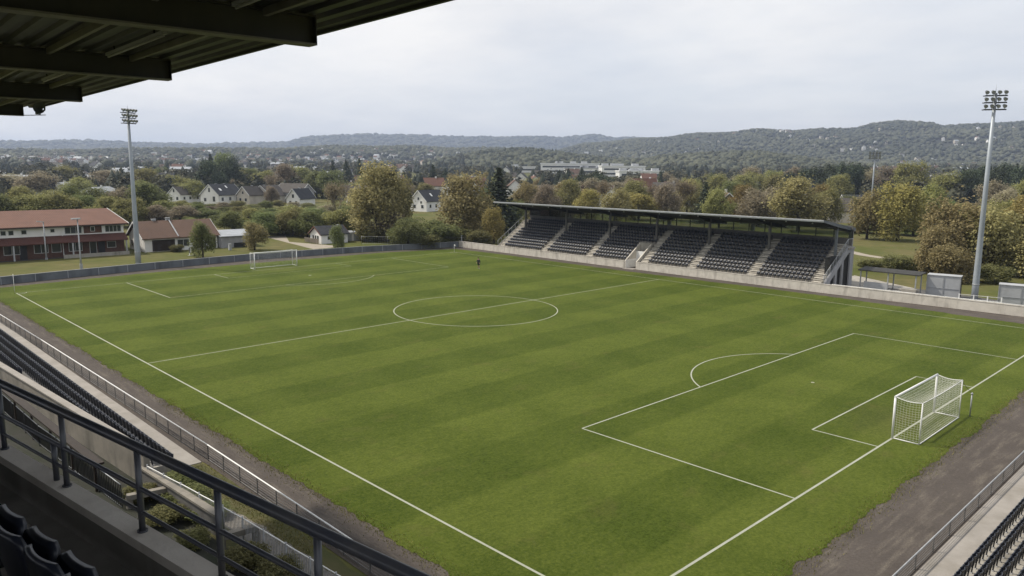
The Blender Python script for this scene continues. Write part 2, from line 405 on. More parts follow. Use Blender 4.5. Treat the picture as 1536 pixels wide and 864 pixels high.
# blue-grey sky between the clouds, clearer towards +X +Y (right of the stand)
dirx = mul(wn, mul(wn, sp.outputs['X'], .75, 'MULTIPLY'), mul(wn, sp.outputs['Y'], .45), 'ADD')
mrx = wn.nodes.new('ShaderNodeMapRange'); mrx.inputs['From Min'].default_value = .05; mrx.inputs['From Max'].default_value = .75
mrx.inputs['To Min'].default_value = 1.0; mrx.inputs['To Max'].default_value = .62; wn.links.new(dirx, mrx.inputs['Value'])
cv = mul(wn, cv, mrx.outputs[0])
thinblue = mixc(wn, .62, sky.outputs[0], (5.6, 6.3, 7.4))
skyc = mixc(wn, cv, thinblue, cb)
wn.links.new(skyc, bg.inputs['Color']); bg.inputs['Strength'].default_value = .1
wn.links.new(bg.outputs[0], wo.inputs['Surface'])

vs_ = scene.view_settings
vs_.view_transform = 'Standard'; vs_.look = 'None'; vs_.gamma = 1; vs_.exposure = .35; vs_.use_curve_mapping = False
scene.display_settings.display_device = 'sRGB'
cy = scene.cycles
cy.max_bounces = 6; cy.diffuse_bounces = 3; cy.glossy_bounces = 3; cy.transmission_bounces = 4; cy.volume_bounces = 0; cy.transparent_max_bounces = 12
cy.use_denoising = True
try: cy.denoiser = 'OPENIMAGEDENOISE'
except Exception: pass
cy.sample_clamp_indirect = 8

# ------------------------------------------------------------------ terrain: valley floor, near ridges, far hills
def sst(a, b, x):
    t = np.clip((x - a) / (b - a), 0, 1); return t * t * (3 - 2 * t)
def yhor(px): return 240.5 + (px + 346.4) * .006882
F2 = 1161.0
RIDGES = [  # start, crest distance, back slope, crest line as (bearing coordinate, apparent height in the valley view)
    (1300, 1950, 900, [(-500, 236), (0, 230), (100, 229), (200, 229), (300, 227), (400, 226), (520, 224), (600, 223), (650, 225), (700, 227), (780, 229), (860, 236), (950, 246), (2200, 260)]),
    (3300, 5200, 3000, [(-500, 221), (0, 216.5), (90, 215), (150, 215.5), (200, 218), (300, 220), (430, 217), (470, 209), (520, 206.5), (560, 206), (620, 207), (700, 210), (800, 209), (850, 210), (885, 206.5), (915, 210), (1000, 212), (1300, 214), (2200, 216)]),
    (820, 1250, 700, [(-500, 262), (560, 258), (640, 246), (690, 239), (730, 233), (790, 231), (840, 236), (900, 243), (960, 246), (1000, 240), (1060, 236), (1120, 235), (1170, 240), (1240, 248), (1300, 254), (2200, 262)]),
    (1300, 2700, 1500, [(-500, 244), (700, 244), (800, 236), (870, 221), (950, 213), (1000, 209), (1040, 206), (1100, 203), (1130, 199.5), (1200, 200), (1280, 198), (1300, 192.5), (1340, 189.5), (1390, 189.5), (1405, 194.5), (1450, 193.5), (1536, 190), (1700, 187), (2200, 195)]),
]
def terrain_z(X, Y):
    X = np.asarray(X, float); Y = np.asarray(Y, float)
    dx, dy = X - CAM.x, Y - CAM.y
    Z = dx * fw.x / math.cos(PITCH) + dy * fw.y / math.cos(PITCH); S = dx * rt.x + dy * rt.y
    D = np.hypot(dx, dy); az = np.clip(np.arctan2(S, Z), R(-48), R(48))
    px = 768 + F2 * np.tan(az); zd = np.cos(az)
    z = .014 * np.clip(D - 350, 0, 2200)
    for d0, d1, back, prof in RIDGES:
        pxs, ys = zip(*prof)
        h = CAM.z + (yhor(px) - np.interp(px, pxs, ys)) / FOC * d1 * zd
        b = sst(d0, d1, D) * np.where(D > d1, np.clip(1 - .5 * (D - d1) / back, .3, 1), 1)
        z = np.maximum(z, h * b)
    nz = np.sin(X * .011 + 1.3) * np.sin(Y * .013 + .4) + .6 * np.sin(X * .027 + Y * .021)
    return z + nz * np.clip((D - 700) / 1500, 0, 1) * 3.0 - .03
yawdeg = math.degrees(YAW)
azs = np.concatenate([np.arange(-52, 52, .4), np.arange(52, 308, 4.0)])
rs = np.concatenate([[3, 12, 40, 90, 150, 220, 290, 350], np.geomspace(390, 9000, 105)])
TV = [(CAM.x, CAM.y, -.03)]
for r in rs:
    a = np.radians(azs)
    X = CAM.x + r * (np.cos(a) * -math.sin(YAW) + np.sin(a) * math.cos(YAW)); Y = CAM.y + r * (np.cos(a) * math.cos(YAW) + np.sin(a) * math.sin(YAW))
    TV += list(zip(X, Y, terrain_z(X, Y)))
n = len(azs); TF = []
for i in range(len(rs) - 1):
    for k in range(n):
        k2 = (k + 1) % n
        TF.append((1 + i * n + k, 1 + i * n + k2, 1 + (i + 1) * n + k2, 1 + (i + 1) * n + k))
TV = np.array(TV); tri = [(0, 1 + (k + 1) % n, 1 + k, 1 + k) for k in range(n)]
me = bpy.data.meshes.new('terrain')
me.from_pydata([tuple(v) for v in TV], [], TF + [t[:3] for t in tri]); me.materials.append(M['terrain'])
D_ = np.hypot(TV[:, 0] - CAM.x, TV[:, 1] - CAM.y)
wood = np.clip((D_ - 700) / 500, 0, 1)
a = me.attributes.new('wood', 'FLOAT', 'POINT'); a.data.foreach_set('value', wood.astype(np.float32))
me.polygons.foreach_set('use_smooth', np.ones(len(me.polygons), bool))
bm = bmesh.new(); bm.from_mesh(me); bmesh.ops.recalc_face_normals(bm, faces=bm.faces); bm.to_mesh(me); bm.free()
if sum(p.normal.z for p in me.polygons) < 0: me.flip_normals()
terr = bpy.data.objects.new('terrain', me); col.objects.link(terr); kind(terr, 'structure')

def sheet(name, poly, z, mat):
    o = MB().add([(x, y, z) for x, y in poly], [tuple(range(len(poly)))]).build(name, mat, fix=False)
    if o.data.polygons[0].normal.z < 0: o.data.flip_normals()
    return kind(o, 'structure')

# bright meadow far off on the left
mx = []
for X, Y in ((-1105, 215), (-1040, 265), (-1075, 305), (-1170, 280), (-1185, 235)): mx.append((X, Y, float(terrain_z(X, Y)) + 1.0))
M['meadow'] = surf('meadow_grass', (.085, .12, .03), (.07, .10, .028), .05, .95)

# ------------------------------------------------------------------ pitch, track, markings
LA, LB, WN, WF = 44.513, -42.723, -31.071, 34.0
def ragged(poly, step, amp, seed):
    rg = random.Random(seed); out = []
    for (x0, y0), (x1, y1) in zip(poly, poly[1:] + poly[:1]):
        L = math.hypot(x1 - x0, y1 - y0); k = max(1, int(L / step)); nx, ny = (y1 - y0) / L, -(x1 - x0) / L
        w = 0
        for i in range(k):
            t = i / k; w = .75 * w + rg.uniform(-amp, amp) * .6
            out.append((x0 + (x1 - x0) * t + nx * w, y0 + (y1 - y0) * t + ny * w))
    return out
gp = ragged([(-48.2, -33.55), (42.5, -33.45), (44.5, -32.9), (46.2, -31.6), (47.45, -28.5), (47.2, 10), (46.6, 33.0), (44.5, 36.0), (37, 36.7), (20, 37.9), (-8, 37.2), (-38, 37.9), (-46.5, 37.4), (-50.0, 24), (-50.6, 3), (-50.0, -16)], .16, .16, 3)
pg = MB().add([(x, y, 0.0) for x, y in gp], [tuple(range(len(gp)))]).build('pitch_turf', M['grass'], fix=False)
bm = bmesh.new(); bm.from_mesh(pg.data); bmesh.ops.triangulate(bm, faces=bm.faces); bm.to_mesh(pg.data); bm.free()
if sum(p.normal.z for p in pg.data.polygons) < 0: pg.data.flip_normals()
kind(pg, 'structure')
sheet('cinder_track', [(-50.2, -46), (22.2, -35.75), (52, -35.75), (52, 44), (-48.5, 41.0), (-55.6, 4), (-52, -31)], -.012, M['cinder'])

lm = MB(); lz = [.004]
def line(p0, p1, w=.10):
    a, b = Vector((*p0, 0)), Vector((*p1, 0)); d = (b - a).normalized(); nn = Vector((-d.y, d.x, 0)) * w / 2
    k = max(1, int((b - a).length / 6)); z = lz[0]; lz[0] += .0004
    for i in range(k):
        p, q = a.lerp(b, i / k), a.lerp(b, (i + 1) / k)
        lm.quad(*[(v.x, v.y, z) for v in (p - nn, q - nn, q + nn, p + nn)])
def arc(c, r, a0, a1, w=.10, k=72, sx=1.0):
    z = lz[0]; lz[0] += .0004
    P = lambda a, rr: (c[0] + rr * math.cos(a) * sx, c[1] + rr * math.sin(a), z)
    for i in range(k):
        s, e = a0 + (a1 - a0) * i / k, a0 + (a1 - a0) * (i + 1) / k
        lm.quad(P(s, r - w / 2), P(e, r - w / 2), P(e, r + w / 2), P(s, r + w / 2))
line((LB, WN), (LA, WN), .115); line((LB, WF), (LA, WF)); line((LA, WN), (LA, WF), .115); line((LB, WN), (LB, WF), .08); line((0, WN), (0, WF))
arc((0, 1.7), 8.5, 0, 2 * PI)
line((LA, -17.92), (31.709, -17.92)); line((31.709, -17.92), (31.709, 19.57)); line((31.709, 19.57), (LA, 19.57))
line((LA, -8.34), (40.83, -8.34)); line((40.83, -8.34), (40.83, 8.25)); line((40.83, 8.25), (LA, 8.25))
line((LB, -19.2), (-28.03, -19.2), .11); line((-28.03, -19.2), (-28.03, 20.8), .07); line((-28.03, 20.8), (LB, 20.8), .08)
line((LB, -8.04), (-38.26, -8.04), .1); line((-38.26, -8.04), (-38.26, 10.6), .05); line((-38.26, 10.6), (LB, 10.6), .06)
t0 = math.acos(4.727 / 8.3)
arc((36.436, 1.15), 8.3, PI - t0, PI + t0, k=36); arc((-33.63, 1.25), 8.6, -math.acos(5.6 / 8.6), math.acos(5.6 / 8.6), w=.085, k=36)
arc((LB, WN), 1.0, 0, PI / 2, k=10); arc((LB, WF), 1.0, -PI / 2, 0, k=10); arc((LA, WF), 1, PI, 1.5 * PI, k=10); arc((LA, WN), 1, PI / 2, PI, k=10)
arc((36.436, 1.15), .07, 0, 2 * PI, w=.12, k=14); arc((-33.63, 1.25), .11, 0, 2 * PI, w=.2, k=14)
kind(lm.build('pitch_markings', M['line'], fix=False), 'structure')
for p in bpy.data.objects['pitch_markings'].data.polygons:
    pass
md = bpy.data.objects['pitch_markings'].data
bm = bmesh.new(); bm.from_mesh(md)
for f in bm.faces:
    if f.normal.z < 0: f.normal_flip()
bm.to_mesh(md); bm.free()

# rough grass blades fringing the turf towards the cinder track
rg = np.random.default_rng(5)
segs = []
def fringe(x0, y0, x1, y1, n, spread):
    t = rg.random(n); off = rg.normal(0, spread, n); L = math.hypot(x1 - x0, y1 - y0)
    X = x0 + (x1 - x0) * t - (y1 - y0) / L * off; Y = y0 + (y1 - y0) * t + (x1 - x0) / L * off
    segs.append(np.stack([X, Y], 1))
fringe(10, -33.5, 42.5, -33.45, 5200, .28); fringe(47.4, -28.5, 47.2, 10, 5200, .32); fringe(42.5, -33.4, 47.4, -28.5, 1200, .3)
fringe(22.3, -36.4, 34, -36.4, 3200, .35); fringe(-40, -33.5, 10, -33.5, 2500, .2)
PT = np.concatenate(segs); n = len(PT)
ang = rg.random(n) * 2 * PI; hh = rg.uniform(.02, .075, n); ww = rg.uniform(.008, .02, n)
lean = rg.normal(0, .5, (n, 2)) * hh[:, None]
V = np.zeros((n, 4, 3)); ca, sa = np.cos(ang) * ww, np.sin(ang) * ww
V[:, 0, 0] = PT[:, 0] - ca; V[:, 0, 1] = PT[:, 1] - sa; V[:, 1, 0] = PT[:, 0] + ca; V[:, 1, 1] = PT[:, 1] + sa
V[:, 2, 0] = PT[:, 0] + lean[:, 0] + ca * .3; V[:, 2, 1] = PT[:, 1] + lean[:, 1] + sa * .3; V[:, 2, 2] = hh
V[:, 3, 0] = PT[:, 0] + lean[:, 0] - ca * .3; V[:, 3, 1] = PT[:, 1] + lean[:, 1] - sa * .3; V[:, 3, 2] = hh
V[:, :2, 2] = -.02
M['tuft'] = leaf_mat('grass_blades', (.05, .06, .015), (.15, .13, .05), .2)
gm = np_mesh('edge_grass', V.reshape(-1, 3), np.arange(n * 4).reshape(-1, 4), M['tuft'], np.repeat(rg.random(n), 4))
go = bpy.data.objects.new('edge_grass', gm); col.objects.link(go); kind(go, 'stuff'); tag(go, 'rough grass tufts fringing the turf along the cinder track', 'grass')
# verge, walkways, aprons, paths
sheet('grass_verge', ragged([(22.05, -37.9), (22.05, -35.85), (50, -35.85), (50, -46), (30, -46)], .3, .12, 8), -.008, M['verge'])
sheet('yard', [(-40, -43.1), (22, -38.75), (22.6, -38.95), (30, -38.7), (44, -38.2), (52, -38.0), (52, -56), (-40, -56)], -.004, M['yard'])
sheet('gravel_path', ragged([(26.5, -37.3), (31, -36.75), (44, -36.4), (44, -37.5), (32, -37.75), (27, -38.0)], .25, .12, 9), -.003, M['gravel'])
kind(MB().box(-48, 22.0, -36.84, -35.85, -.1, .02).build('walkway', M['walkway']), 'structure')
kind(MB().box(50.62, 51.75, -42, 30, -.1, .02).build('end_walkway', M['walkway']), 'structure')
sheet('concrete_apron', [(16, 41.2), (24.5, 41.4), (26, 52), (16, 58)], .004, M['concrete'])
sheet('asphalt_yard', [(24.5, 41.6), (36, 42), (36, 50), (26, 52)], 0.0, M['asphalt'])
sheet('sand_path', [(-90.5, 22.4), (-62.5, 18.0), (-62.8, 22.2), (-66, 24), (-77, 17.4 + 3.6), (-90, 27)], -.02, M['sand_path'])
sheet('forecourt', [(-77.4, -50), (-75.6, -50), (-76.2, -9), (-77.6, -8.6)], -.015, M['asphalt'])
sheet('dirt_path', [(-4, 93), (6, 84), (24, 76), (40, 74), (40, 75.5), (24, 77.8), (7, 86), (-3, 95)], -.012, M['sand_path'])
# ------------------------------------------------------------------ boundary walls
def wall_run(name, label, pts, h, th, mat, capmat, panel=4.0, post=True, cap=.05):
    o = thing(name, label, 'wall', (*pts[0], 0))
    ox, oy = pts[0]; m = MB(); j = MB(); c = MB()
    for (x0, y0), (x1, y1) in zip(pts, pts[1:]):
        L = math.hypot(x1 - x0, y1 - y0); a = math.atan2(y1 - y0, x1 - x0); k = max(1, round(L / panel))
        for i in range(k):
            s = L * i / k; e = L * (i + 1) / k
            m.box(s + .008, e - .008, -th / 2, th / 2, -.15, h, 0, a, (x0 - ox, y0 - oy, 0))
            if post: j.box(s - .04, s + .04, -th / 2 - .015, th / 2 + .015, -.15, h - .01, 0, a, (x0 - ox, y0 - oy, 0))
        c.box(0, L, -th / 2 - .03, th / 2 + .03, h + .002, h + cap, 0, a, (x0 - ox, y0 - oy, 0))
    m.build('panel_face', mat, o)
    if post: j.build('joint_cover', capmat if post != 'same' else mat, o)
    c.build('coping', capmat, o)
    return o
wall_run('boundary_wall', 'dark grey board wall running behind the far goal, with a corner post', [(-47.6, -60), (-50.0, -45), (-51.2, -31), (-53.6, -12), (-54.8, 4), (-53.0, 22), (-49.0, 40.2)], .93, .12, M['wallgrey'], M['galv'], 3.6)
wall_run('concrete_wall', 'pale concrete wall under the seats, from far corner to tunnel gap', [(-48.85, 40.3), (-38, 40.15), (-10.45, 39.95)], 1.02, .2, M['pale_concrete'], M['pale_concrete'], 4.2, post='same')
wall_run('concrete_wall', 'pale concrete wall from tunnel gap past dugout to the right edge', [(-8.0, 39.95), (20.5, 39.95), (34, 40.6), (56, 41.3)], 1.02, .2, M['pale_concrete'], M['pale_concrete'], 4.2, post='same')
# thin white tube rail along the top of the right wall
tr = MB(); tr.tube([(20.6, 40.0, 1.13), (34, 40.66, 1.13), (56, 41.36, 1.13)], .028, 6)
for i in range(12):
    x = 20.9 + i * 2.9; y = 40.0 + (x - 20.6) * .05 if x < 34 else 40.66 + (x - 34) * .032
    tr.tube([(x, y, 1.05), (x, y, 1.13)], .02, 5)
tag(tr.build('tube_rail', M['white_paint']), 'thin pale tube rail fixed along top of the right concrete wall', 'rail')
cp = MB(); cp.tube([(-48.6, 40.6, -.1), (-48.6, 40.6, 2.0)], .06, 8); cp.box(-.12, .12, -.08, .08, 1.95, 2.1, 0, 0, (-48.6, 40.6, 0))
tag(cp.build('corner_post', M['galv']), 'slim grey post standing at the far corner where the walls meet', 'post')

# ------------------------------------------------------------------ goals
def make_goal(depth, W, H, cell):
    """mouth along +y, net towards +x; near post at the origin"""
    fr = MB()
    for y in (0, W): fr.tube([(0, y, 0), (0, y, H)], .062, 10)
    fr.tube([(0, -.06, H), (0, W + .06, H)], .062, 10)
    bk = MB()
    for y in (0, W): bk.tube([(depth, y, 0), (depth, y, H - .06)], .035, 8)
    bk.tube([(depth, 0, .03), (depth, W, .03)], .03, 8)
    for y in (0, W): bk.tube([(0, y, .03), (depth, y, .03)], .03, 8)
    bk.tube([(depth, 0, H - .06)] + [(depth - .04 * math.sin(PI * t), W * t, H - .06 - .1 * math.sin(PI * t)) for t in (.25, .5, .75)] + [(depth, W, H - .06)], .025, 6)
    for y in (0, W): bk.tube([(0, y, H)] + [(depth * t, y, H - .06 * t - .10 * math.sin(PI * t)) for t in (.2, .4, .6, .8)] + [(depth, y, H - .06)], .022, 6)
    nt_ = MB(); r = .005
    def sag(u, v): return .12 * math.sin(PI * u) * math.sin(PI * v)
    def pback(u, v): return (depth - .16 * math.sin(PI * v) * (.4 + .6 * math.sin(PI * u)), W * u, (H - .06 - .1 * math.sin(PI * u)) * v + .02)
    def ptop(u, v): return (depth * v, W * u, H - .06 * v - .1 * math.sin(PI * v) * 1.0 - .14 * math.sin(PI * u) * math.sin(PI * v))
    def pside(y): return lambda u, v: (depth * u, y + .0, (H - .06 * u - .1 * math.sin(PI * u)) * v + .02)
    for fn, nu, nv in ((pback, int(W / cell), int(H / cell)), (ptop, int(W / cell), max(2, int(depth / cell))), (pside(0), max(2, int(depth / cell)), int(H / cell)), (pside(W), max(2, int(depth / cell)), int(H / cell))):
        for i in range(nu + 1): nt_.tube([fn(i / nu, k / 8) for k in range(9)], r, 3, caps=False)
        for i in range(nv + 1): nt_.tube([fn(k / 14, i / nv) for k in range(15)], r, 3, caps=False)
    return fr, bk, nt_
def goal(label, loc, rotz, depth, W, H, cell):
    g = thing('football_goal', label, 'goal', loc, rotz, 'goals on the pitch')
    fr, bk, nn = make_goal(depth, W, H, cell)
    fr.build('goal_frame', M['white_paint'], g); bk.build('net_support', M['white_paint'], g); nn.build('net', M['net'], g, fix=False)
    return g
goal('near football goal with white box net, beside the end railing', (LA, -6.42, 0), 0, 1.4, 6.72, 2.4, .14)
goal('distant football goal in front of the dark grey board wall', (-44.0, 4.9, 0), PI, 1.35, 6.55, 2.32, .2)
st = thing('net_stanchion', 'slim grey pole behind near goal with a cord to the net corner', 'pole', (46.3, 1.05, 0))
m = MB(); m.tube([(0, 0, 0), (0, 0, 1.5)], .04, 8); m.tube([(0, 0, 1.38), (0, 0, 1.46)], .07, 8); m.build('post', M['galv'], st)
MB().tube([(0, 0, 1.45), (-.25, -.35, 1.85), (-.41, -.75, 2.3)], .012, 5).build('cord', M['dark_steel'], st)
def flag(label, loc, h, cloth=True):
    f = thing('corner_flag', label, 'flag', loc, 0, 'corner flags')
    MB().tube([(0, 0, 0), (0, 0, h)], .025, 7).build('staff', M['white_paint'], f)
    if cloth:
        m = MB(); pts = [(.03 + .3 * u, .03 * math.sin(u * 6), h - .02 - .06 * u - v * (.28 - .1 * u)) for v in (0, 1) for u in (0, .25, .5, .75, 1)]
        m.add(pts, [(i, i + 1, i + 6, i + 5) for i in range(4)]); m.add([(x, y + .008, z) for x, y, z in pts], [(i + 5, i + 6, i + 1, i) for i in range(4)])
        m.build('pennant', M['flag'], f, fix=False)
flag('white corner flag at the far corner near the stand', (LB, WF, 0), 1.35)
flag('tall thin corner pole at far left of the pitch', (LB - .3, WN - .1, 0), 2.2, False)
flag('corner flag at the nearest corner, only its tip showing', (LA, WN, 0), 1.28, False)

# ------------------------------------------------------------------ person on the pitch (groundsman with a light stick at his feet)
def person(loc, rotz):
    root = thing('person', 'person in dark jacket and black shorts walking on the far pitch', 'person', loc, rotz)
    S = .90
    J = dict(pel=(0, 0, .95), wst=(0, .02, 1.10), chs=(0, .07, 1.36), nek=(0, .11, 1.53), hd0=(0, .14, 1.60), hd1=(0, .16, 1.72), hd2=(0, .15, 1.80),
             shl=(-.19, .09, 1.46), ell=(-.26, .06, 1.18), wrl=(-.24, .20, .97), hal=(-.23, .23, .89), shr=(.19, .09, 1.46), elr=(.27, .10, 1.19), wrr=(.24, .26, 1.02), har=(.23, .30, .95),
             hpl=(-.10, 0, .90), knl=(-.12, .10, .50), anl=(-.13, -.02, .09), tol=(-.14, .15, .03), hpr=(.10, 0, .90), knr=(.12, .02, .49), anr=(.13, -.14, .10), tor=(.14, .02, .03))
    rad = dict(pel=.15, wst=.14, chs=.17, nek=.06, hd0=.075, hd1=.10, hd2=.07, shl=.075, ell=.05, wrl=.034, hal=.035, shr=.075, elr=.05, wrr=.034, har=.035,
               hpl=.095, knl=.062, anl=.042, tol=.04, hpr=.095, knr=.062, anr=.042, tor=.04)
    E = [('pel', 'wst'), ('wst', 'chs'), ('chs', 'nek'), ('nek', 'hd0'), ('hd0', 'hd1'), ('hd1', 'hd2'), ('chs', 'shl'), ('shl', 'ell'), ('ell', 'wrl'), ('wrl', 'hal'), ('chs', 'shr'), ('shr', 'elr'), ('elr', 'wrr'), ('wrr', 'har'),
         ('pel', 'hpl'), ('hpl', 'knl'), ('knl', 'anl'), ('anl', 'tol'), ('pel', 'hpr'), ('hpr', 'knr'), ('knr', 'anr'), ('anr', 'tor')]
    for sd_, h, w in ((-1, 'hal', 'wrl'), (1, 'har', 'wrr')):      # four fingers and a thumb on each hand
        hx, hy, hz = J[h]
        for i, (dx, ln) in enumerate(((-.03, .075), (-.01, .085), (.01, .08), (.03, .065))):
            J[h + 'f%d' % i] = (hx + dx, hy + .035, hz - ln * .7); rad[h + 'f%d' % i] = .011; J[h + 'g%d' % i] = (hx + dx, hy + .055, hz - ln * .3 - .05); rad[h + 'g%d' % i] = .009
            E += [(h, h + 'f%d' % i), (h + 'f%d' % i, h + 'g%d' % i)]
        J[h + 't'] = (hx - sd_ * .05, hy + .03, hz - .02); rad[h + 't'] = .012; E.append((h, h + 't'))
    names = list(J)
    def skinned(name, keys, edges, mat, grow=1.0, parent=None, lvl=2):
        me = bpy.data.meshes.new(name); me.from_pydata([tuple(c * S for c in J[k]) for k in keys], [(keys.index(a), keys.index(b)) for a, b in edges], [])
        me.materials.append(mat); o = bpy.data.objects.new(name, me); col.objects.link(o); o.parent = parent
        b_ = bmesh.new(); b_.from_mesh(me); ly = b_.verts.layers.skin.verify(); b_.verts.ensure_lookup_table()
        for i, k in enumerate(keys): r = rad[k] * S * grow; b_.verts[i][ly].radius = (r, r)
        b_.verts[0][ly].use_root = True; b_.to_mesh(me); b_.free()
        o.modifiers.new('skin', 'SKIN'); s = o.modifiers.new('sub', 'SUBSURF'); s.levels = lvl; s.render_levels = lvl
        return o
    body = skinned('body', names, E, M['skin'], 1, root)
    skinned('jacket', ['pel', 'wst', 'chs', 'shl', 'ell', 'wrl', 'shr', 'elr', 'wrr'], [('pel', 'wst'), ('wst', 'chs'), ('chs', 'shl'), ('shl', 'ell'), ('ell', 'wrl'), ('chs', 'shr'), ('shr', 'elr'), ('elr', 'wrr')], M['jacket'], 1.16, root)
    skinned('shorts', ['pel', 'hpl', 'knl', 'hpr', 'knr'], [('pel', 'hpl'), ('hpl', 'knl'), ('pel', 'hpr'), ('hpr', 'knr')], M['shorts'], 1.14, root)
    for a_, t_ in (('anl', 'tol'), ('anr', 'tor')): skinned('shoe', [a_, t_], [(a_, t_)], M['shoe'], 1.3, root, 1)
    hr = MB(); q = Vector(J['hd2']) * S
    for i in range(6):
        pass
    bm = bmesh.new(); bmesh.ops.create_uvsphere(bm, u_segments=14, v_segments=8, radius=.115 * S)
    bmesh.ops.delete(bm, geom=[v for v in bm.verts if v.co.z < -.01 and v.co.y > -.02], context='VERTS')
    me = bpy.data.meshes.new('hair'); bm.to_mesh(me); bm.free(); me.materials.append(M['hair'])
    o = bpy.data.objects.new('hair', me); col.objects.link(o); o.parent = root; o.location = (0, .15 * S, 1.74 * S)
    f = MB(); hx = Vector((0, .255, 1.70)) * S
    f.box(-.012, .012, 0, .02, -.025, .02, 0, 0, tuple(hx)); f.build('nose', M['skin'], root)
    for sx in (-.035, .035): MB().box(sx * S - .008, sx * S + .008, -.01, .006, .02, .034, 0, 0, tuple(hx)).build('eye', M['hair'], root)
    MB().box(-.02, .02, -.012, .004, -.055, -.047, 0, 0, tuple(hx)).build('mouth', M['hair'], root)
person((-23.8, 23.0, 0), R(200))

# ------------------------------------------------------------------ floodlight masts
def mast(label, loc, H, rotz, rows, per, name='floodlight_mast', rb=.40, rtp=.17, bar=2.9, ls=1.0):
    t = thing(name, label, 'floodlight', loc, rotz, 'floodlight masts round the ground')
    m = MB(); m.tube([(0, 0, 0), (0, 0, 2.0), (0, 0, H * .5), (0, 0, H)], [rb, rb * .97, rb * .7, rtp], 16); m.build('pole', M['pole_paint'], t)
    MB().tube([(0, 0, 0), (0, 0, .12)], rb * 1.6, 12).build('base_plate', M['galv'], t); MB().tube([(0, 0, 1.9), (0, 0, 2.02)], rb * 1.04, 16).build('base_collar', M['galv'], t)
    for r_ in range(rows):
        z = H - .30 - r_ * .74
        m = MB(); m.beam((-bar / 2, 0, z), (bar / 2, 0, z), .12, .10)
        m.beam((-bar / 2 + .1, -.35, z + .05), (bar / 2 - .1, -.35, z + .05), .07, .05); m.build('crossbar', M['lamp_body'], t)
        for i in range(per):
            x = (i - (per - 1) / 2) * bar / per * 1.02
            lb = MB(); yb = -.3
            n_ = 12; f0, f1 = [], []
            for k in range(n_):
                a = 2 * PI * k / n_
                f0.append((x + .28 * ls * math.cos(a), yb - .24 - .1 * math.sin(a), z + .38 + .25 * ls * math.sin(a) - .06)); f1.append((x + .15 * math.cos(a), yb + .2, z + .45 + .15 * math.sin(a)))
            lb.add(f0 + f1, [tuple(range(n_, 2 * n_))] + [(k, (k + 1) % n_, n_ + (k + 1) % n_, n_ + k) for k in range(n_)], 0, True)
            lb.add([(px_, py_ + .012, pz_) for px_, py_, pz_ in f0], [tuple(range(n_))], 1)
            lb.beam((x, yb, z + .05), (x, yb, z + .30), .06, .04, 0)
            lb.build('lamp', [M['lamp_body'], M['lamp_glass']], t)
    m = MB(); m.tube([(0, 0, H), (0, 0, H + .9)], [.03, .01], 5); m.build('lightning_rod', M['galv'], t)
    return t
mast('tall grey floodlight mast behind far left board wall', (-59.2, -12.4, 0), 22.2, R(112), 3, 5, bar=2.45, ls=.74)
mast('tall grey floodlight mast on the right beside the pale panel boxes', (33.9, 47.0, 0), 23.0, R(-152 + 180), 3, 4, bar=2.35, ls=.72, rb=.36)
mast('slim distant floodlight mast among trees beyond the main stand', (-29.0, 178.1, 0), 19.2, R(20), 3, 4, rb=.3, rtp=.16, bar=3.3, ls=1.2)
def street_lamp(label, loc, h, kind_):
    t = thing('street_lamp', label, 'lamp post', loc, 0, 'lamp posts on the lawn')
    MB().tube([(0, 0, 0), (0, 0, h * .3), (0, 0, h)], [.14, .11, .07], 8).build('post', M['galv'], t)
    m = MB()
    if kind_: m.box(-.3, .3, -.75, .35, h, h + .16); m.build('lamp_head', M['lightgrey_panel'], t)
    else: m.beam((0, .1, h), (0, -.9, h + .15), .2, .12); m.build('lamp_head', M['lightgrey_panel'], t)
    m = MB(); m.box(-.16, .16, -.16, .16, 0, .9 if kind_ else .3); m.build('base_box', M['galv'], t)
street_lamp('plain lamp post with a leaning arm before the red-roofed building', (-75.4, -20.6, 0), 5.8, 0)
street_lamp('lamp post with flat square head behind the board wall', (-59.1, -20.0, 0), 7.1, 1)

# ------------------------------------------------------------------ seats
def shell(m, w, z0, z1, y0, lean, nx, nz, th, curve, mi=0, power=3.0):
    """rounded, slightly dished plastic shell"""
    front, back = [], []
    for k in range(nz + 1):
        v = k / nz; z = z0 + (z1 - z0) * v
        t = abs(2 * v - 1); hw = w / 2 * (1 - .30 * t ** 5) if nz > 3 else w / 2 * (1 - .12 * (v > .99))
        for i in range(nx + 1):
            u = -1 + 2 * i / nx
            y = y0 - lean * v + curve * u * u
            lip = .012 if (nz > 3 and (k in (0, nz) or i in (0, nx))) else 0
            front.append((u * hw, y + th / 2 + lip, z)); back.append((u * hw, y - th / 2 - lip * .3, z))
    n_ = (nx + 1) * (nz + 1); f = []
    for k in range(nz):
        for i in range(nx):
            a = k * (nx + 1) + i; f.append((a, a + 1, a + nx + 2, a + nx + 1)); f.append((n_ + a + nx + 1, n_ + a + nx + 2, n_ + a + 1, n_ + a))
    rim = [i for i in range(nx + 1)] + [k * (nx + 1) + nx for k in range(1, nz + 1)] + [nz * (nx + 1) + i for i in range(nx - 1, -1, -1)] + [k * (nx + 1) for k in range(nz - 1, 0, -1)]
    for p, q in zip(rim, rim[1:] + rim[:1]): f.append((p, n_ + p, n_ + q, q))
    m.add(front + back, f, mi, nz > 3)
def seat_parts(hi):
    nx, nz = (8, 9) if hi else (3, 3)
    b = MB(); shell(b, .43 if hi else .40, .30, .72, -.10, .06, nx, nz, .02, .03 if hi else .05)
    p = MB(); shell(p, .39, .30, .60, -.02, -.05, nx, nz, .03, .02)
    l = MB(); l.beam((0, -.05, .02), (0, -.08, .36), .05, .04); l.beam((-.17, -.06, .34), (.17, -.06, .34), .03, .03)
    if hi:
        for s in (-1, 1): l.beam((s * .17, -.07, .33), (s * .17, -.02, .45), .02, .05)
    return b, p, l
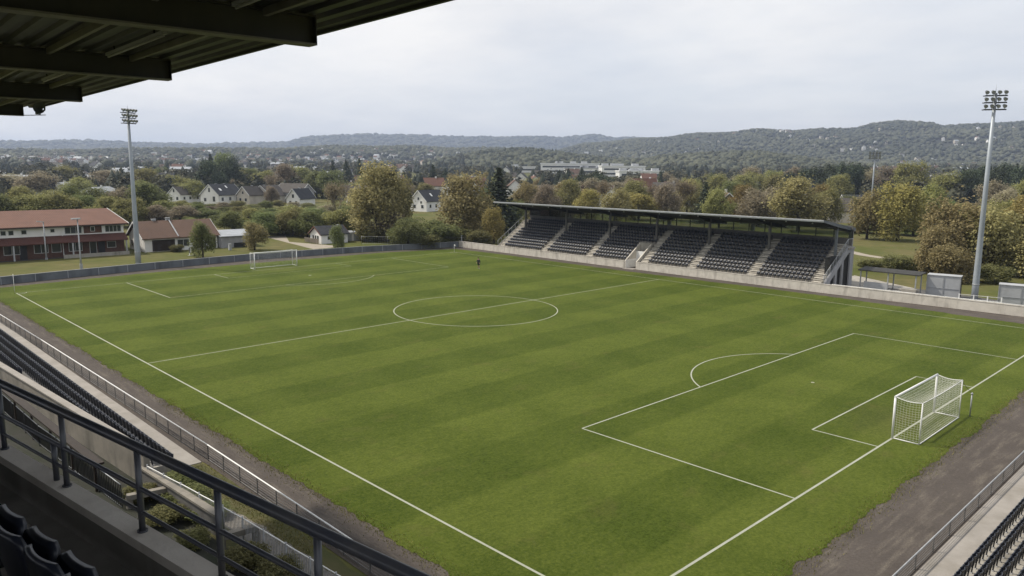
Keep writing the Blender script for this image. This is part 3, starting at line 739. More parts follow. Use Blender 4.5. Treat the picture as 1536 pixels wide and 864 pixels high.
def seat_thing(label, loc, rotz, group, hi=True):
    t = thing('stadium_seat', label, 'seat', loc, rotz, group)
    b, p, l = seat_parts(hi)
    b.build('backrest', M['seat'], t); p.build('folded_seat', M['seat'], t); l.build('bracket', M['seat_metal'], t)
    return t
lo = MB()
b, p, l = seat_parts(False)
for q, mi in ((b, 0), (p, 0), (l, 1)): lo.add(q.v, q.f, mi)
lo.box(-.05, .05, -.09, -.02, 0, .03, 2)
SEAT_LO = lo.mesh('stadium_seat', [M['seat'], M['seat_metal'], M['seat_foot']])
def seat_single(label, loc, rotz, group):
    o = bpy.data.objects.new('stadium_seat', SEAT_LO); col.objects.link(o); o.location = loc; o.rotation_euler[2] = rotz
    return tag(o, label, 'seat', group)
# raw arrays of the low seat for the mass of distant seats
SV = np.array([v.co for v in SEAT_LO.vertices]); SF = [tuple(p.vertices) for p in SEAT_LO.polygons]; SM = [p.material_index for p in SEAT_LO.polygons]
mass = []     # (x, y, z, rotz) of the far seats, built as one mass below
# ------------------------------------------------------------------ main stand across the pitch
SX0, SX1, SY0 = -38.3, 19.3, 40.15
NROW, TR, RI, Z0 = 11, .635, .415, .95
AIS = [-27.4, -17.7, -7.2, .85, 9.85]     # aisles
AW = .62
gs = thing('grandstand', 'long covered stand of black seats across the pitch', 'grandstand', (0, 0, 0))
m = MB()
TX0, TX1, TY = -10.3, -8.1, 43.4         # players' tunnel recess
for k in range(NROW):
    y0 = SY0 + k * TR; z1 = Z0 + k * RI
    y1 = SY0 + NROW * TR + .9
    if y0 < TY:
        m.box(SX0, TX0, y0, y1, max(0, z1 - RI) if k else 0, z1); m.box(TX1, SX1, y0, y1, max(0, z1 - RI) if k else 0, z1)
    else: m.box(SX0, SX1, y0, y1, z1 - RI, z1)
m.build('terrace', M['concrete'], gs)
for xa in AIS + [-37.6, 18.45]:
    m = MB()
    for k in range(NROW):
        for h_ in (0, 1):
            y0 = SY0 + .03 + k * TR + h_ * TR / 2; z = Z0 + k * RI + (h_ - 1) * RI / 2 + RI / 2 + .012
            m.box(xa - AW, xa + AW, y0, y0 + TR / 2 - .004, z - .1, z + (.0 if h_ == 0 else 0.0))
    m.build('aisle_steps', M['pale_concrete'], gs)
YB = SY0 + NROW * TR + .9; ZT = Z0 + (NROW - 1) * RI
m = MB(); m.box(SX0, SX1, YB + .002, YB + .22, 0, ZT + .95); m.box(SX0, SX1, YB + .004, YB + .2, ZT + 2.05, ZT + 2.5); m.build('back_wall', M['concrete_dark'], gs)
nb = 24
for i in range(nb):
    xa = SX0 + (SX1 - SX0) * i / nb; xb = SX0 + (SX1 - SX0) * (i + 1) / nb
    w_ = MB(); w_.box(xa + .04, xb - .04, YB + .09, YB + .11, ZT + .95, ZT + 2.05)
    f_ = w_.build('window_pane', M['stand_glass'] if 'stand_glass' in M else M['glass'], gs)
m = MB()
for i in range(nb + 1):
    xa = SX0 + (SX1 - SX0) * i / nb; m.box(xa - .045, xa + .045, YB + .05, YB + .17, ZT + .95, ZT + 2.06)
m.build('mullion', M['dark_steel'], gs)
# roof: thin wedge leaning back, pale front fascia
def roofpt(y, top): # slope
    t = (y - 40.4) / (51.2 - 40.4); return (8.62 - 1.5 * t) - (0 if top else (.16 + .22 * min(1, t * 2)))
RX0, RX1, RT = -39.4, 18.9, .0
m = MB()
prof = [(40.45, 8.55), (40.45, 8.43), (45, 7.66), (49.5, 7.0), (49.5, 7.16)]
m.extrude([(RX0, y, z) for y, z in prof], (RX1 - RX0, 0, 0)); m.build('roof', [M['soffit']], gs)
m = MB(); m.extrude([(RX0 - .05, y, z) for y, z in ((40.3, 8.585), (49.6, 7.165), (49.6, 7.21), (40.3, 8.63))], (RX1 - RX0 + .1, 0, 0)); m.build('roof_sheet', M['stand_roof'], gs)
m = MB(); m.box(RX0 - .08, RX1 + .08, 40.22, 40.29, 8.40, 8.66); m.build('fascia', M['fascia'], gs)
m = MB(); m.box(RX0 - .06, RX1 + .06, 40.16, 40.215, 8.50, 8.60); m.build('gutter', M['galv'], gs)
m = MB(); m.extrude([(RX1 + .082, y, z) for y, z in ((40.25, 8.67), (40.25, 8.36), (45, 7.5), (49.6, 6.85), (49.6, 7.25))], (.07, 0, 0)); m.build('gable_trim', M['wallgrey'], gs)
PX = [-36.3, -26.7, -17.4, -8.4, .6, 9.7, 18.6]; PY = 45.0
for x in PX:
    m = MB(); m.box(x - .14, x + .14, PY - .14, PY + .14, 4.0, 7.66); m.build('column', M['concrete_dark'] if x < 18 else M['wallgrey'], gs)
    m = MB(); m.extrude([(x - .09, y, z) for y, z in ((41.0, 8.32), (45, 7.64), (49.4, 6.99), (49.4, 6.7), (45, 7.15), (41.0, 8.18))], (.18, 0, 0)); m.build('roof_beam', M['dark_steel'], gs)
for i in range(18):
    x = RX0 + 2 + i * (RX1 - RX0 - 4) / 17; y = 41.3 + (i % 2) * .5
    z = 8.43 - (y - 40.45) / 4.55 * .77 - .002
    m = MB(); m.tube([(x, y, z), (x, y, z - .16)], [.05, .11], 8); m.tube([(x, y, z - .16), (x, y, z - .18)], .115, 8, 0); m.build('ceiling_lamp', M['tube_white'], gs)
# end stairs: solid side wall with openings on the right, railing panels
m = MB()
m.extrude([(SX1 + .05, y, z) for y, z in ((40.2, 0), (40.2, .95), (46.6, 5.0), (48.0, 5.0), (48.0, 4.3), (46.8, 4.3), (41.9, 1.15), (41.9, 0))], (.2, 0, 0))
for ya, yb in ((43.2, 43.75), (45.0, 45.5), (47.3, 48.05)): m.box(SX1 + .055, SX1 + .245, ya, yb, 0, 1.6 + (ya - 41.9) * .62)
m.box(SX1 + .05, SX1 + .25, 48.06, 48.3, 0, 5.0)
m.build('end_wall', M['grey_wall'], gs)
m = MB(); m.box(SX1 - .6, SX1 + .02, 42.0, 48.0, 0, 4.0); m.build('undercroft_shade', M['dark_steel'], gs)  # dark block standing in for the shade inside the stair openings
m = MB(); m.box(SX1 + .26, SX1 + .42, 46.4, 48.2, 4.75, 4.98); m.build('landing', M['concrete'], gs)
for x, y in ((SX1 - .55, 49.0), (-38.3, 49.0), (-9, 49.0), (5, 49.0)):
    m = MB(); m.box(x - .22, x + .22, y - .22, y + .22, 0, 6.98); m.build('back_column', M['grey_wall'], gs)
def slope_rail(x, y0, z0, y1, z1, extra, mat, panel):
    m = MB(); n_ = 9
    m.tube([(x, y0, z0 + 1.02), (x, y1, z1 + 1.02)] + extra, .035, 6)
    m.tube([(x, y0, z0 + .12), (x, y1, z1 + .12)], .025, 6)
    for i in range(n_):
        t = i / (n_ - 1); y = y0 + (y1 - y0) * t; z = z0 + (z1 - z0) * t; m.tube([(x, y, z), (x, y, z + 1.02)], .03, 6)
    if panel:
        for i in range(46):
            t = i / 45; y = y0 + (y1 - y0) * t; z = z0 + (z1 - z0) * t; m.tube([(x, y, z + .12), (x, y, z + 1.0)], .011, 4, caps=False)
    return m
slope_rail(SX1 + .15, 40.3, .95, 46.6, 5.02, [(SX1 + .15, 48.1, 6.04)], M['galv'], True).build('stair_rail', M['galv'], gs)
slope_rail(SX0 - .1, 40.3, .95, 47.0, 5.25, [(SX0 - .1, 48.0, 6.27)], M['galv'], False).build('stair_rail', M['galv'], gs)
m = MB(); m.extrude([(SX0 - .25, y, z) for y, z in ((40.2, 0), (40.2, .95), (46.9, 5.25), (48, 5.25), (48, 0))], (.2, 0, 0)); m.build('end_wall', M['concrete'], gs)
# tunnel
for x0, x1 in ((TX0 - .02, TX0 + .16), (TX1 - .16, TX1 + .02)):
    m = MB(); m.extrude([(x0, y, z) for y, z in ((39.86, 0), (39.86, 1.1), (43.4, 3.5), (43.6, 3.5), (43.6, 0))], (x1 - x0, 0, 0))
    m.build('tunnel_wall', M['pale_concrete'], gs)
m = MB(); m.box(TX0 + .16, TX1 - .16, 42.4, 42.5, 0, 2.35); m.box(TX0 + .164, TX0 + .20, 39.9, 42.4, 0, 1.25); m.build('tunnel_door', M['white_paint'], gs)
m = MB(); m.box(TX0 - .1, TX1 + .1, 43.3, 43.42, 2.3, 3.6); m.box(TX0 + .16, TX1 - .16, 42.5, 43.4, 2.25, 2.37); m.build('tunnel_head', M['concrete'], gs)
m = MB(); m.box(TX0 + .15, TX1 - .15, 39.1, 40.5, -.02, .03); m.build('tunnel_sill', M['walkway'], gs)
# its seats
edges = [SX0 + 1.4] + AIS + [17.75]
for xa, xb in zip(edges, edges[1:]):
    x0 = xa + (AW + .3 if xa in AIS else .25); x1 = xb - (AW + .3 if xb in AIS else .25); n_ = int((x1 - x0) / .52)
    for k in range(NROW):
        y = SY0 + k * TR + TR * .62; z = Z0 + k * RI
        for i in range(n_ + 1):
            x = x0 + (x1 - x0) * i / n_
            if TX0 - .5 < x < TX1 + .5 and y < 44: continue
            if any(abs(x - px_) < .4 and abs(y - PY) < .4 for px_ in PX): continue
            mass.append((x, y, z, PI))

# ------------------------------------------------------------------ shelters right of the stand
dg = thing('dugout', 'open shelter with dark flat roof and grey kick panel', 'dugout', (25, 45.6, 0))
m = MB(); m.extrude([(-3.3, y, z) for y, z in ((-1.0, 2.52), (1.2, 2.72), (1.2, 2.84), (-1.0, 2.64))], (7.0, 0, 0)); m.build('roof', M['soffit'], dg)
for x in (-3.0, .2, 3.3):
    for y in (-.8, 1.0): MB().box(x - .06, x + .06, y - .06, y + .06, 0, 2.54 if y < 0 else 2.68).build('post', M['galv'], dg)
m = MB(); m.box(-2.6, .1, -.75, -.69, .15, 1.25); m.build('front_panel', M['lightgrey_panel'], dg)
m = MB(); m.box(-2.8, 3.2, .5, .9, .42, .47); m.box(-2.6, -2.5, .5, .9, 0, .42); m.box(2.9, 3.0, .5, .9, 0, .42); m.box(.1, .2, .5, .9, 0, .42); m.build('bench', M['brown_wood'], dg)
m = MB(); m.beam((.3, -.75, .55), (3.2, -.75, .55), .05, .05); m.beam((.3, -.75, .95), (3.2, -.75, .95), .05, .05); m.build('front_rail', M['galv'], dg)
m = MB(); m.box(2.0, 3.6, -1.5, -.9, 0, .95); m.build('counter', M['concrete'], dg)
def panelbox(label, loc, w, h, d, rotz):
    t = thing('panel_cabin', label, 'shelter', loc, rotz, 'pale grey panel boxes by the wall')
    m = MB(); m.box(0, w, 0, d, .12, h); m.build('body', M['lightgrey_panel'], t)
    m = MB()
    for x in (0, w / 2, w): m.box(x - .045, x + .045, -.05, -.004, .1, h)
    m.box(0, w, -.052, -.004, h * .42, h * .42 + .05); m.build('front_frame', M['galv'], t)
    m = MB(); m.box(-.05, w + .05, -.07, d + .05, h + .002, h + .06); m.build('roof', M['lightgrey_panel'], t)
    m = MB(); m.box(w + .004, w + .03, .1, d - .05, .2, h - .1); m.build('side_board', M['brown_wood'], t)
panelbox('pale grey panel box between dugout and floodlight mast', (28.9, 46.7, 0), 3.4, 2.55, 1.6, R(10))
panelbox('pale grey panel box at right edge, behind wall past the mast', (36.4, 46.2, 0), 4.2, 2.3, 1.6, R(12))
m = MB()
for z in (.55, 1.0): m.beam((33, 44.6, z), (37, 45.2, z), .04, .04)
for x, y in ((33, 44.6), (34.4, 44.8), (35.7, 45.0), (37, 45.2)): m.box(x - .05, x + .05, y - .05, y + .05, 0, 1.05)
tag(m.build('hand_rail', M['white_paint']), 'short pale handrail beside the right floodlight mast', 'rail')

# ------------------------------------------------------------------ low stand along the near touchline (left)
ls = thing('grandstand', 'low open seating bank beside the left railing', 'grandstand', (0, 0, 0))
m = MB(); NR = 6
def wally(x): return -40.63 + (x + 5) * .0700
for k in range(NR):
    y1 = -36.85 - k * .80; z = .10 + k * .30
    x1 = 22.2 if k < 2 else min(22.2, -5 + ((y1 - .75 + 40.63) / .07))
    m.box(-48, x1, y1 - .80, y1 - .002, -.1, z)
m.build('terrace', M['concrete_dark'], ls)
m = MB()
a = math.atan(.07)
m.box(-50, 28.2, -.28, 0, -.1, 1.62, 0, a, (-5, -40.63, 0)); m.build('back_wall', M['stained_concrete'], ls)
m = MB(); m.box(-50, 28.25, -.34, .06, 1.622, 1.70, 0, a, (-5, -40.63, 0)); m.build('coping', M['walkway'], ls)
m = MB(); m.box(22.22, 22.4, -38.9, -37.05, -.1, .5); m.build('end_wall', M['concrete'], ls)
near = []
for k in range(NR):
    y = -36.85 - k * .80 - .42; z = .10 + k * .30
    for i in range(120):
        x = 21.8 - i * .60
        if y < wally(x) + .40: continue
        near.append((x, y, z))
near.sort(key=lambda q: (q[0] - CAM.x) ** 2 + (q[1] - CAM.y) ** 2)
# ------------------------------------------------------------------ end stand (bottom right)
es = thing('grandstand', 'open bank of seat rows in bottom right corner', 'grandstand', (0, 0, 0))
m = MB()
ends = []
for k in range(7):
    x0 = 51.75 + k * .66; z = .15 + k * .35
    m.box(x0, x0 + .66 - .002, -42, 30, -.1, z)
    for i in range(150):
        y = -41.2 + i * .46
        if y < 29: ends.append((x0 + .3, y, z))
m.build('terrace', M['concrete'], es)
def seen(q):
    d = Vector(q) - CAM; return d.dot(fw) > 0 and abs(d.dot(cr) / d.dot(fw)) * FOC < 775 and -440 < d.dot(cu) / d.dot(fw) * FOC < 440
ev = sorted([q for q in ends if seen((q[0], q[1], q[2] + .7))], key=lambda q: (q[0] - CAM.x) ** 2 + (q[1] - CAM.y) ** 2)
nindiv = 0
for q in ev[:70]:
    seat_single('black plastic seat in the rows of the bottom right stand', (q[0], q[1], q[2]), PI / 2, 'seats of the bottom right stand'); nindiv += 1
for q in ev[70:] + [q for q in ends if not seen((q[0], q[1], q[2] + .7))]: mass.append((*q, PI / 2))
inview = [q for q in near if seen((q[0], q[1], q[2] + .7))]
for q in inview[:290 - nindiv - 12]:
    seat_single('black plastic seat in the low bank beside the left railing', q, 0, 'seats of the low left stand').scale = (1.34, 1.2, 1.18)
for q in inview[290 - nindiv - 12:] + [q for q in near if not seen((q[0], q[1], q[2] + .7)) and q[0] > -40]: mass.append((*q, 0))
# all remaining seats as one mass
n = len(mass); A = np.array(mass); big = np.where((A[:, 1] < -36) & (A[:, 0] < 23), 1.3, 1.0)[:, None]; ca, sa = np.cos(A[:, 3]), np.sin(A[:, 3])
V = np.empty((n, len(SV), 3)); V[:, :, 0] = SV[None, :, 0] * big * ca[:, None] - SV[None, :, 1] * sa[:, None] + A[:, 0:1]
V[:, :, 1] = SV[None, :, 0] * big * sa[:, None] + SV[None, :, 1] * ca[:, None] + A[:, 1:2]; V[:, :, 2] = SV[None, :, 2] + A[:, 2:3]
Q = np.array([f for f in SF if len(f) == 4]); QM = [mi for f, mi in zip(SF, SM) if len(f) == 4]
F = (Q[None] + (np.arange(n) * len(SV))[:, None, None]).reshape(-1, 4)
me = np_mesh('stadium_seats', V.reshape(-1, 3), F, M['seat']); me.materials.append(M['seat_metal']); me.materials.append(M['seat_foot'])
if len(me.polygons) == len(F): me.polygons.foreach_set('material_index', np.tile(np.array(QM, np.int32), n))
o = bpy.data.objects.new('stadium_seats', me); col.objects.link(o); kind(o, 'stuff'); tag(o, 'rows of small black seats filling the far stand and distant rows', 'seats')

# ------------------------------------------------------------------ pitch-side railings
def railing(name, label, pts, h, spacing, bars, mat, topmat):
    t = thing(name, label, 'railing', (0, 0, 0))
    top, bar = MB(), MB()
    for (x0, y0), (x1, y1) in zip(pts, pts[1:]):
        top.tube([(x0, y0, h), (x1, y1, h)], .032, 8)
        for z in bars: bar.tube([(x0, y0, z), (x1, y1, z)], .011, 5)
        bar.tube([(x0, y0, .06), (x1, y1, .06)], .022, 6)
        L = math.hypot(x1 - x0, y1 - y0); k = int(L / spacing)
        d = (x1 - x0) / L, (y1 - y0) / L
    top.build('top_rail', topmat, t); bar.build('bars', mat, t)
    posts = []
    for (x0, y0), (x1, y1) in zip(pts, pts[1:]):
        L = math.hypot(x1 - x0, y1 - y0); k = int(L / spacing)
        for i in range(k + 1): posts.append((x0 + (x1 - x0) * i / k, y0 + (y1 - y0) * i / k))
    posts.sort(key=lambda q: (q[0] - CAM.x) ** 2 + (q[1] - CAM.y) ** 2)
    pm = None
    for x, y in posts[:95]:
        if pm is None: pm = MB().box(-.022, .022, -.022, .022, -.05, h - .03).mesh('post', mat)
        o = bpy.data.objects.new('post', pm); col.objects.link(o); o.parent = t; o.location = (x, y, 0)
    return t
railing('pitch_railing', 'long grey barred railing between left cinder track and walkway', [(-52, -36.3), (-10, -35.75), (22, -35.5), (46, -35.62)], .83, 1.75, (.2, .33, .46, .59, .71), M['rail_bars'], M['white_paint'])
railing('pitch_railing', 'grey barred railing along the end walkway, bottom right', [(50.5, -40), (50.45, 32)], .62, 1.9, (.18, .3, .42, .52), M['rail_bars'], M['galv'])

# ------------------------------------------------------------------ yard below the viewing stand: picket fences, retaining wall, kerbs, ivy
def fence(name, label, pts, h, gap, rail_mat, bar_mat, wob=.0, r=.012):
    t = thing(name, label, 'fence', (*pts[0], 0)); ox, oy = pts[0][:2]
    top, bars = MB(), MB(); rg_ = random.Random(4)
    for (x0, y0), (x1, y1) in zip(pts, pts[1:]):
        L = math.hypot(x1 - x0, y1 - y0); k = int(L / gap)
        P = lambda s, z: (x0 - ox + (x1 - x0) * s, y0 - oy + (y1 - y0) * s, z)
        top.tube([P(i / 12, h + rg_.uniform(-wob, wob)) for i in range(13)], .022, 6); top.tube([P(0, .12), P(1, .12)], .014, 5)
        for i in range(k + 1):
            s = i / k
            if i % 14 == 0: MB().tube([P(s, -.05), P(s, h + .08)], .03, 6).build('fence_post', bar_mat, t)
            else: bars.tube([P(s, .1), P(s, h)], r, 4, caps=False)
    top.build('top_rail', rail_mat, t); bars.build('pickets', bar_mat, t, fix=False)
    return t
fence('picket_fence', 'wire fence with white top rail between gravel path and bushes', [(23.5, -38.9), (30, -38.15), (40, -37.35)], 1.1, .11, M['white_paint'], M['galv'], .015)
fence('picket_fence', 'dark picket fence with pale rail, behind low stand wall', [(0, -41.55), (14, -41.2), (25, -40.5)], 1.15, .2, M['galv'], M['dark_steel'], .01, .022)
m = MB(); m.beam((2, -41.75, 1.9), (23, -40.75, 1.55), .42, .10); 
for i in range(7):
    x = 3 + i * 3.2; m.box(x - .05, x + .05, -41.7 + (x - 2) * .0476 - .05, -41.7 + (x - 2) * .0476 + .05, 0, 1.85 - (x - 2) * .0166)
tag(m.build('timber_handrail', M['brown_wood']), 'dark brown timber handrail running behind the low stand wall', 'handrail')
m = MB(); m.box(0, 7.6, -.22, 0, 0, .85, 0, R(4), (22.6, -38.85, 0), ); m.box(0, 7.6, -.28, .06, .852, .95, 1, R(4), (22.6, -38.85, 0))
tag(m.build('retaining_wall', [M['concrete_dark'], M['stained_concrete']]), 'short retaining wall with light coping past the low stand end', 'wall')
for lab, a_, b_ in (('pale concrete beam crossing between white-railed fence and bushes', (31.3, -38.9), (31.7, -37.5)), ('pale concrete beam nearest the viewer beside the gravel path', (36.6, -39.0), (38.6, -36.6)), ('pale concrete beam behind dark picket fence', (25.0, -40.3), (25.6, -38.8))):
    m = MB(); m.beam((*a_, .5), (*b_, .62), .3, .22)
    for t_ in (.06, .94): x, y = a_[0] + (b_[0] - a_[0]) * t_, a_[1] + (b_[1] - a_[1]) * t_; m.box(x - .12, x + .12, y - .12, y + .12, -.05, .45)
    tag(m.build('concrete_beam', M['stained_concrete']), lab, 'beam', 'concrete beams in the yard')

# ------------------------------------------------------------------ viewing stand (foreground, left): parapet, guard rail, seats, canopy
P0 = Vector((52.71, -48.94, 0)); DA = math.atan2(.1433957, .98966543)
dv = Vector((math.cos(DA), math.sin(DA), 0)); nv = Vector((-math.sin(DA), math.cos(DA), 0))
def at(t, off, z): q = P0 + dv * t + nv * off; return (q.x, q.y, z)
vw = thing('viewing_stand', 'dark concrete stand in foreground with stained parapet', 'grandstand', tuple(P0))
ZC = 12.755
m = MB(); m.box(-14, 16, -.065, .045, 11.7, ZC - .06, 0, DA); m.build('parapet', M['parapet_concrete'], vw)
m = MB(); m.box(-14, 16, -.075, .055, ZC - .058, ZC, 0, DA); m.build('coping', M['coping'], vw)
m = MB(); m.box(-14, 16, -.20, -.067, 11.5, 12.52, 0, DA); m.box(-14, 16, -.95, -.202, 11.5, 12.44, 0, DA); m.box(-14, 16, -1.75, -.952, 11.5, 12.56, 0, DA); m.box(-14, 16, -2.55, -1.752, 11.6, 12.75, 0, DA)
m.box(-14, 16, -3.6, -2.552, 11.7, 12.98, 0, DA); m.box(-14, 16, -9, -3.602, 11.8, 13.2, 0, DA); m.build('terrace', M['parapet_concrete'], vw)
m = MB(); m.box(-14, 16, -9.3, -9.0, 0, 14.2, 0, DA); m.build('back_wall', M['concrete_dark'], vw)  # unseen wall added to keep the rear dark, low enough to admit skylight
m = MB()
for x in (-10, -2, 6, 13): m.box(x - .25, x + .25, -3.2, -2.7, 0, 11.6, 0, DA)
m.build('support', M['concrete'], vw)
gr = thing('guard_rail', 'thick black tube guard rail on foreground parapet', 'railing', tuple(P0))
def gt(t, off, z): return (t * math.cos(DA) - off * math.sin(DA), t * math.sin(DA) + off * math.cos(DA), z)
MB().tube([gt(-14, 0, 13.27), gt(0, 0, 13.27), gt(16, 0, 13.27)], .029, 16).build('top_rail', M['rail_dark'], gr)
MB().tube([gt(-14, 0, 13.02), gt(16, 0, 13.02)], .0145, 12).build('middle_rail', M['rail_dark'], gr)
MB().tube([gt(-14, 0, 12.875), gt(16, 0, 12.875)], .012, 12).build('lower_rail', M['rail_dark'], gr)
for t_ in (-3.2, -2.15, -1.1, -.05, 1.02, 2.03, 2.86, 3.66, 4.55, 5.5, 6.5):
    m = MB(); m.tube([gt(t_, 0, ZC), gt(t_, 0, 13.25)], .0185, 12); m.tube([gt(t_, 0, ZC), gt(t_, 0, ZC + .01)], .03, 12); m.build('post', M['rail_dark'], gr)
m = MB(); m.tube([gt(.86, 0, ZC), gt(.86, 0, 13.02)], .019, 12); m.build('stub_post', M['rail_dark'], gr)
fs = None
spots = [(1.55 + .43 * i, -.55, 12.44) for i in range(-5, 8)] + [(3.05 + .43 * i, -1.22, 12.57) for i in range(-2, 7)]
first = True
for t_, off, z in spots:
    row2 = off < -1
    loc = at(t_, off, z); sc_ = .80
    lab = 'black seat in second row from parapet, bottom left corner' if row2 else 'black tip-up seat in the front row behind the dark parapet'
    g_ = 'second row seats in the foreground' if row2 else 'front row seats in the foreground'
    if first: fs = seat_thing(lab, loc, DA, g_); fs.scale = (1.0, .9, sc_); first = False
    else: dup(fs, loc, DA, None, lab, g_)

# canopy over the viewing stand
CO = Vector((47.02, -43.05, 0)); CA = R(-2.75)
cp = thing('stand_canopy', 'dark cantilever canopy of corrugated deck overhead at top left', 'canopy', tuple(CO), CA)
m = MB(); y = .75; zt = 17.36; k = 0; prof = []
while y > -19:
    prof += [(y, zt), (y - .16, zt), (y - .20, zt + .07), (y - .36, zt + .07)]; y -= .40
prof.append((y, zt)); 
vs = [(x, py, pz) for x in (-29.6, 13) for py, pz in prof]; n_ = len(prof)
m.add(vs, [(i, i + 1, n_ + i + 1, n_ + i) for i in range(n_ - 1)])
vs2 = [(x, py, pz + .012) for x in (-29.6, 13) for py, pz in prof]; m.add(vs2, [(n_ + i, n_ + i + 1, i + 1, i) for i in range(n_ - 1)])
m.build('roof_deck', M['deck'], cp, fix=False)
m = MB(); m.box(-29.65, 13.05, -19.1, .80, zt + .09, zt + .2); m.build('roof_cover', M['stand_roof'], cp)
m = MB(); m.box(-29.7, 13.1, .76, .83, zt - .06, zt + .22); m.build('fascia', M['canopy_steel'], cp)
for x in (0.0, -7.58, -16.7, -27.45, 7.6):
    bm_ = MB(); bm_.box(x - .02, x + .02, -18.5, -.012, 16.90, zt - .004); bm_.box(x - .15, x + .15, -18.5, 0, zt - .03, zt - .002)
    bm_.box(x - .15, x + .15, -.012, 0, 16.872, zt - .032); o = bm_.build('cantilever_beam', M['canopy_steel'], cp)
    f_ = MB(); f_.box(x - .15, x + .15, -18.5, .001, 16.868, 16.898); f_.build('bottom_flange', M['beam_flange'], o)
m = MB()
for yy in (-.9, -2.6, -4.4, -6.2, -8, -10, -12, -14):
    for xa, xb in zip((-29.5, -27.3, -16.55, -7.43, .15, 7.75), (-27.6, -16.85, -7.73, -.15, 7.45, 12.9)):
        m.box(xa, xb, yy - .04, yy + .04, zt - .13, zt - .004)
m.build('purlin', M['beam_flange'], cp)
for x in (12, 0, -14, -28): MB().box(x - .2, x + .2, -15.3, -14.9, 11.8 - 11.8 + 12.9, 16.86).build('support_column', M['dark_steel'], cp)
for lab, x in (('tube light under canopy nearest the top edge', .75), ('tube light under canopy between the two nearest beams', -6.5), ('tube light under canopy between second and third beams', -13.6)):
    c_ = math.cos(CA); s_ = math.sin(CA); px_, py_ = CO.x + x * c_ + 1.62 * s_, CO.y + x * s_ - 1.62 * c_
    t = thing('tube_light', lab, 'light', (px_, py_, 17.20), CA, 'tube lights under the canopy')
    MB().box(-.05, 3.9, -.045, .045, .0, .06).build('housing', M['lightgrey_panel'], t)
    MB().tube([(0, 0, -.025), (3.85, 0, -.025)], .02, 8).build('tube', M['tube_white'], t)
    m = MB(); 
    for xx in (.5, 3.3): m.box(xx - .015, xx + .015, -.015, .015, .06, .155)
    m.build('hanger', M['dark_steel'], t)
hs_ = thing('loudspeaker', 'grey horn loudspeaker on thin arm beyond the last canopy beam', 'loudspeaker', (19.9, -41.66, 16.90))
MB().beam((-.3, -.1, 0), (.75, .55, 0), .03, .03).build('arm', M['horn'], hs_)
hm = MB(); ax = Vector((.42, .36, 0)); n_ = 14; rings = []
cdir = Vector((.75, -.55, .1)).normalized(); r1 = cdir.cross(Vector((0, 0, 1))).normalized(); u1 = r1.cross(cdir)
for dist, rr in ((-.25, .06), (-.12, .09), (.05, .16), (.18, .25), (.20, .26), (.17, .22), (.02, .12), (-.1, .05)):
    rings.append([Vector((.70, .42, .27)) + cdir * dist + rr * (math.cos(2 * PI * k / n_) * r1 + math.sin(2 * PI * k / n_) * u1) for k in range(n_)])
vs = [v for r_ in rings for v in r_]
hm.add(vs, [(i * n_ + k, i * n_ + (k + 1) % n_, (i + 1) * n_ + (k + 1) % n_, (i + 1) * n_ + k) for i in range(len(rings) - 1) for k in range(n_)], 0, True)
hm.build('horn', M['horn'], hs_)
MB().box(.45, .62, .22, .40, .02, .48).build('driver_box', M['horn'], hs_)
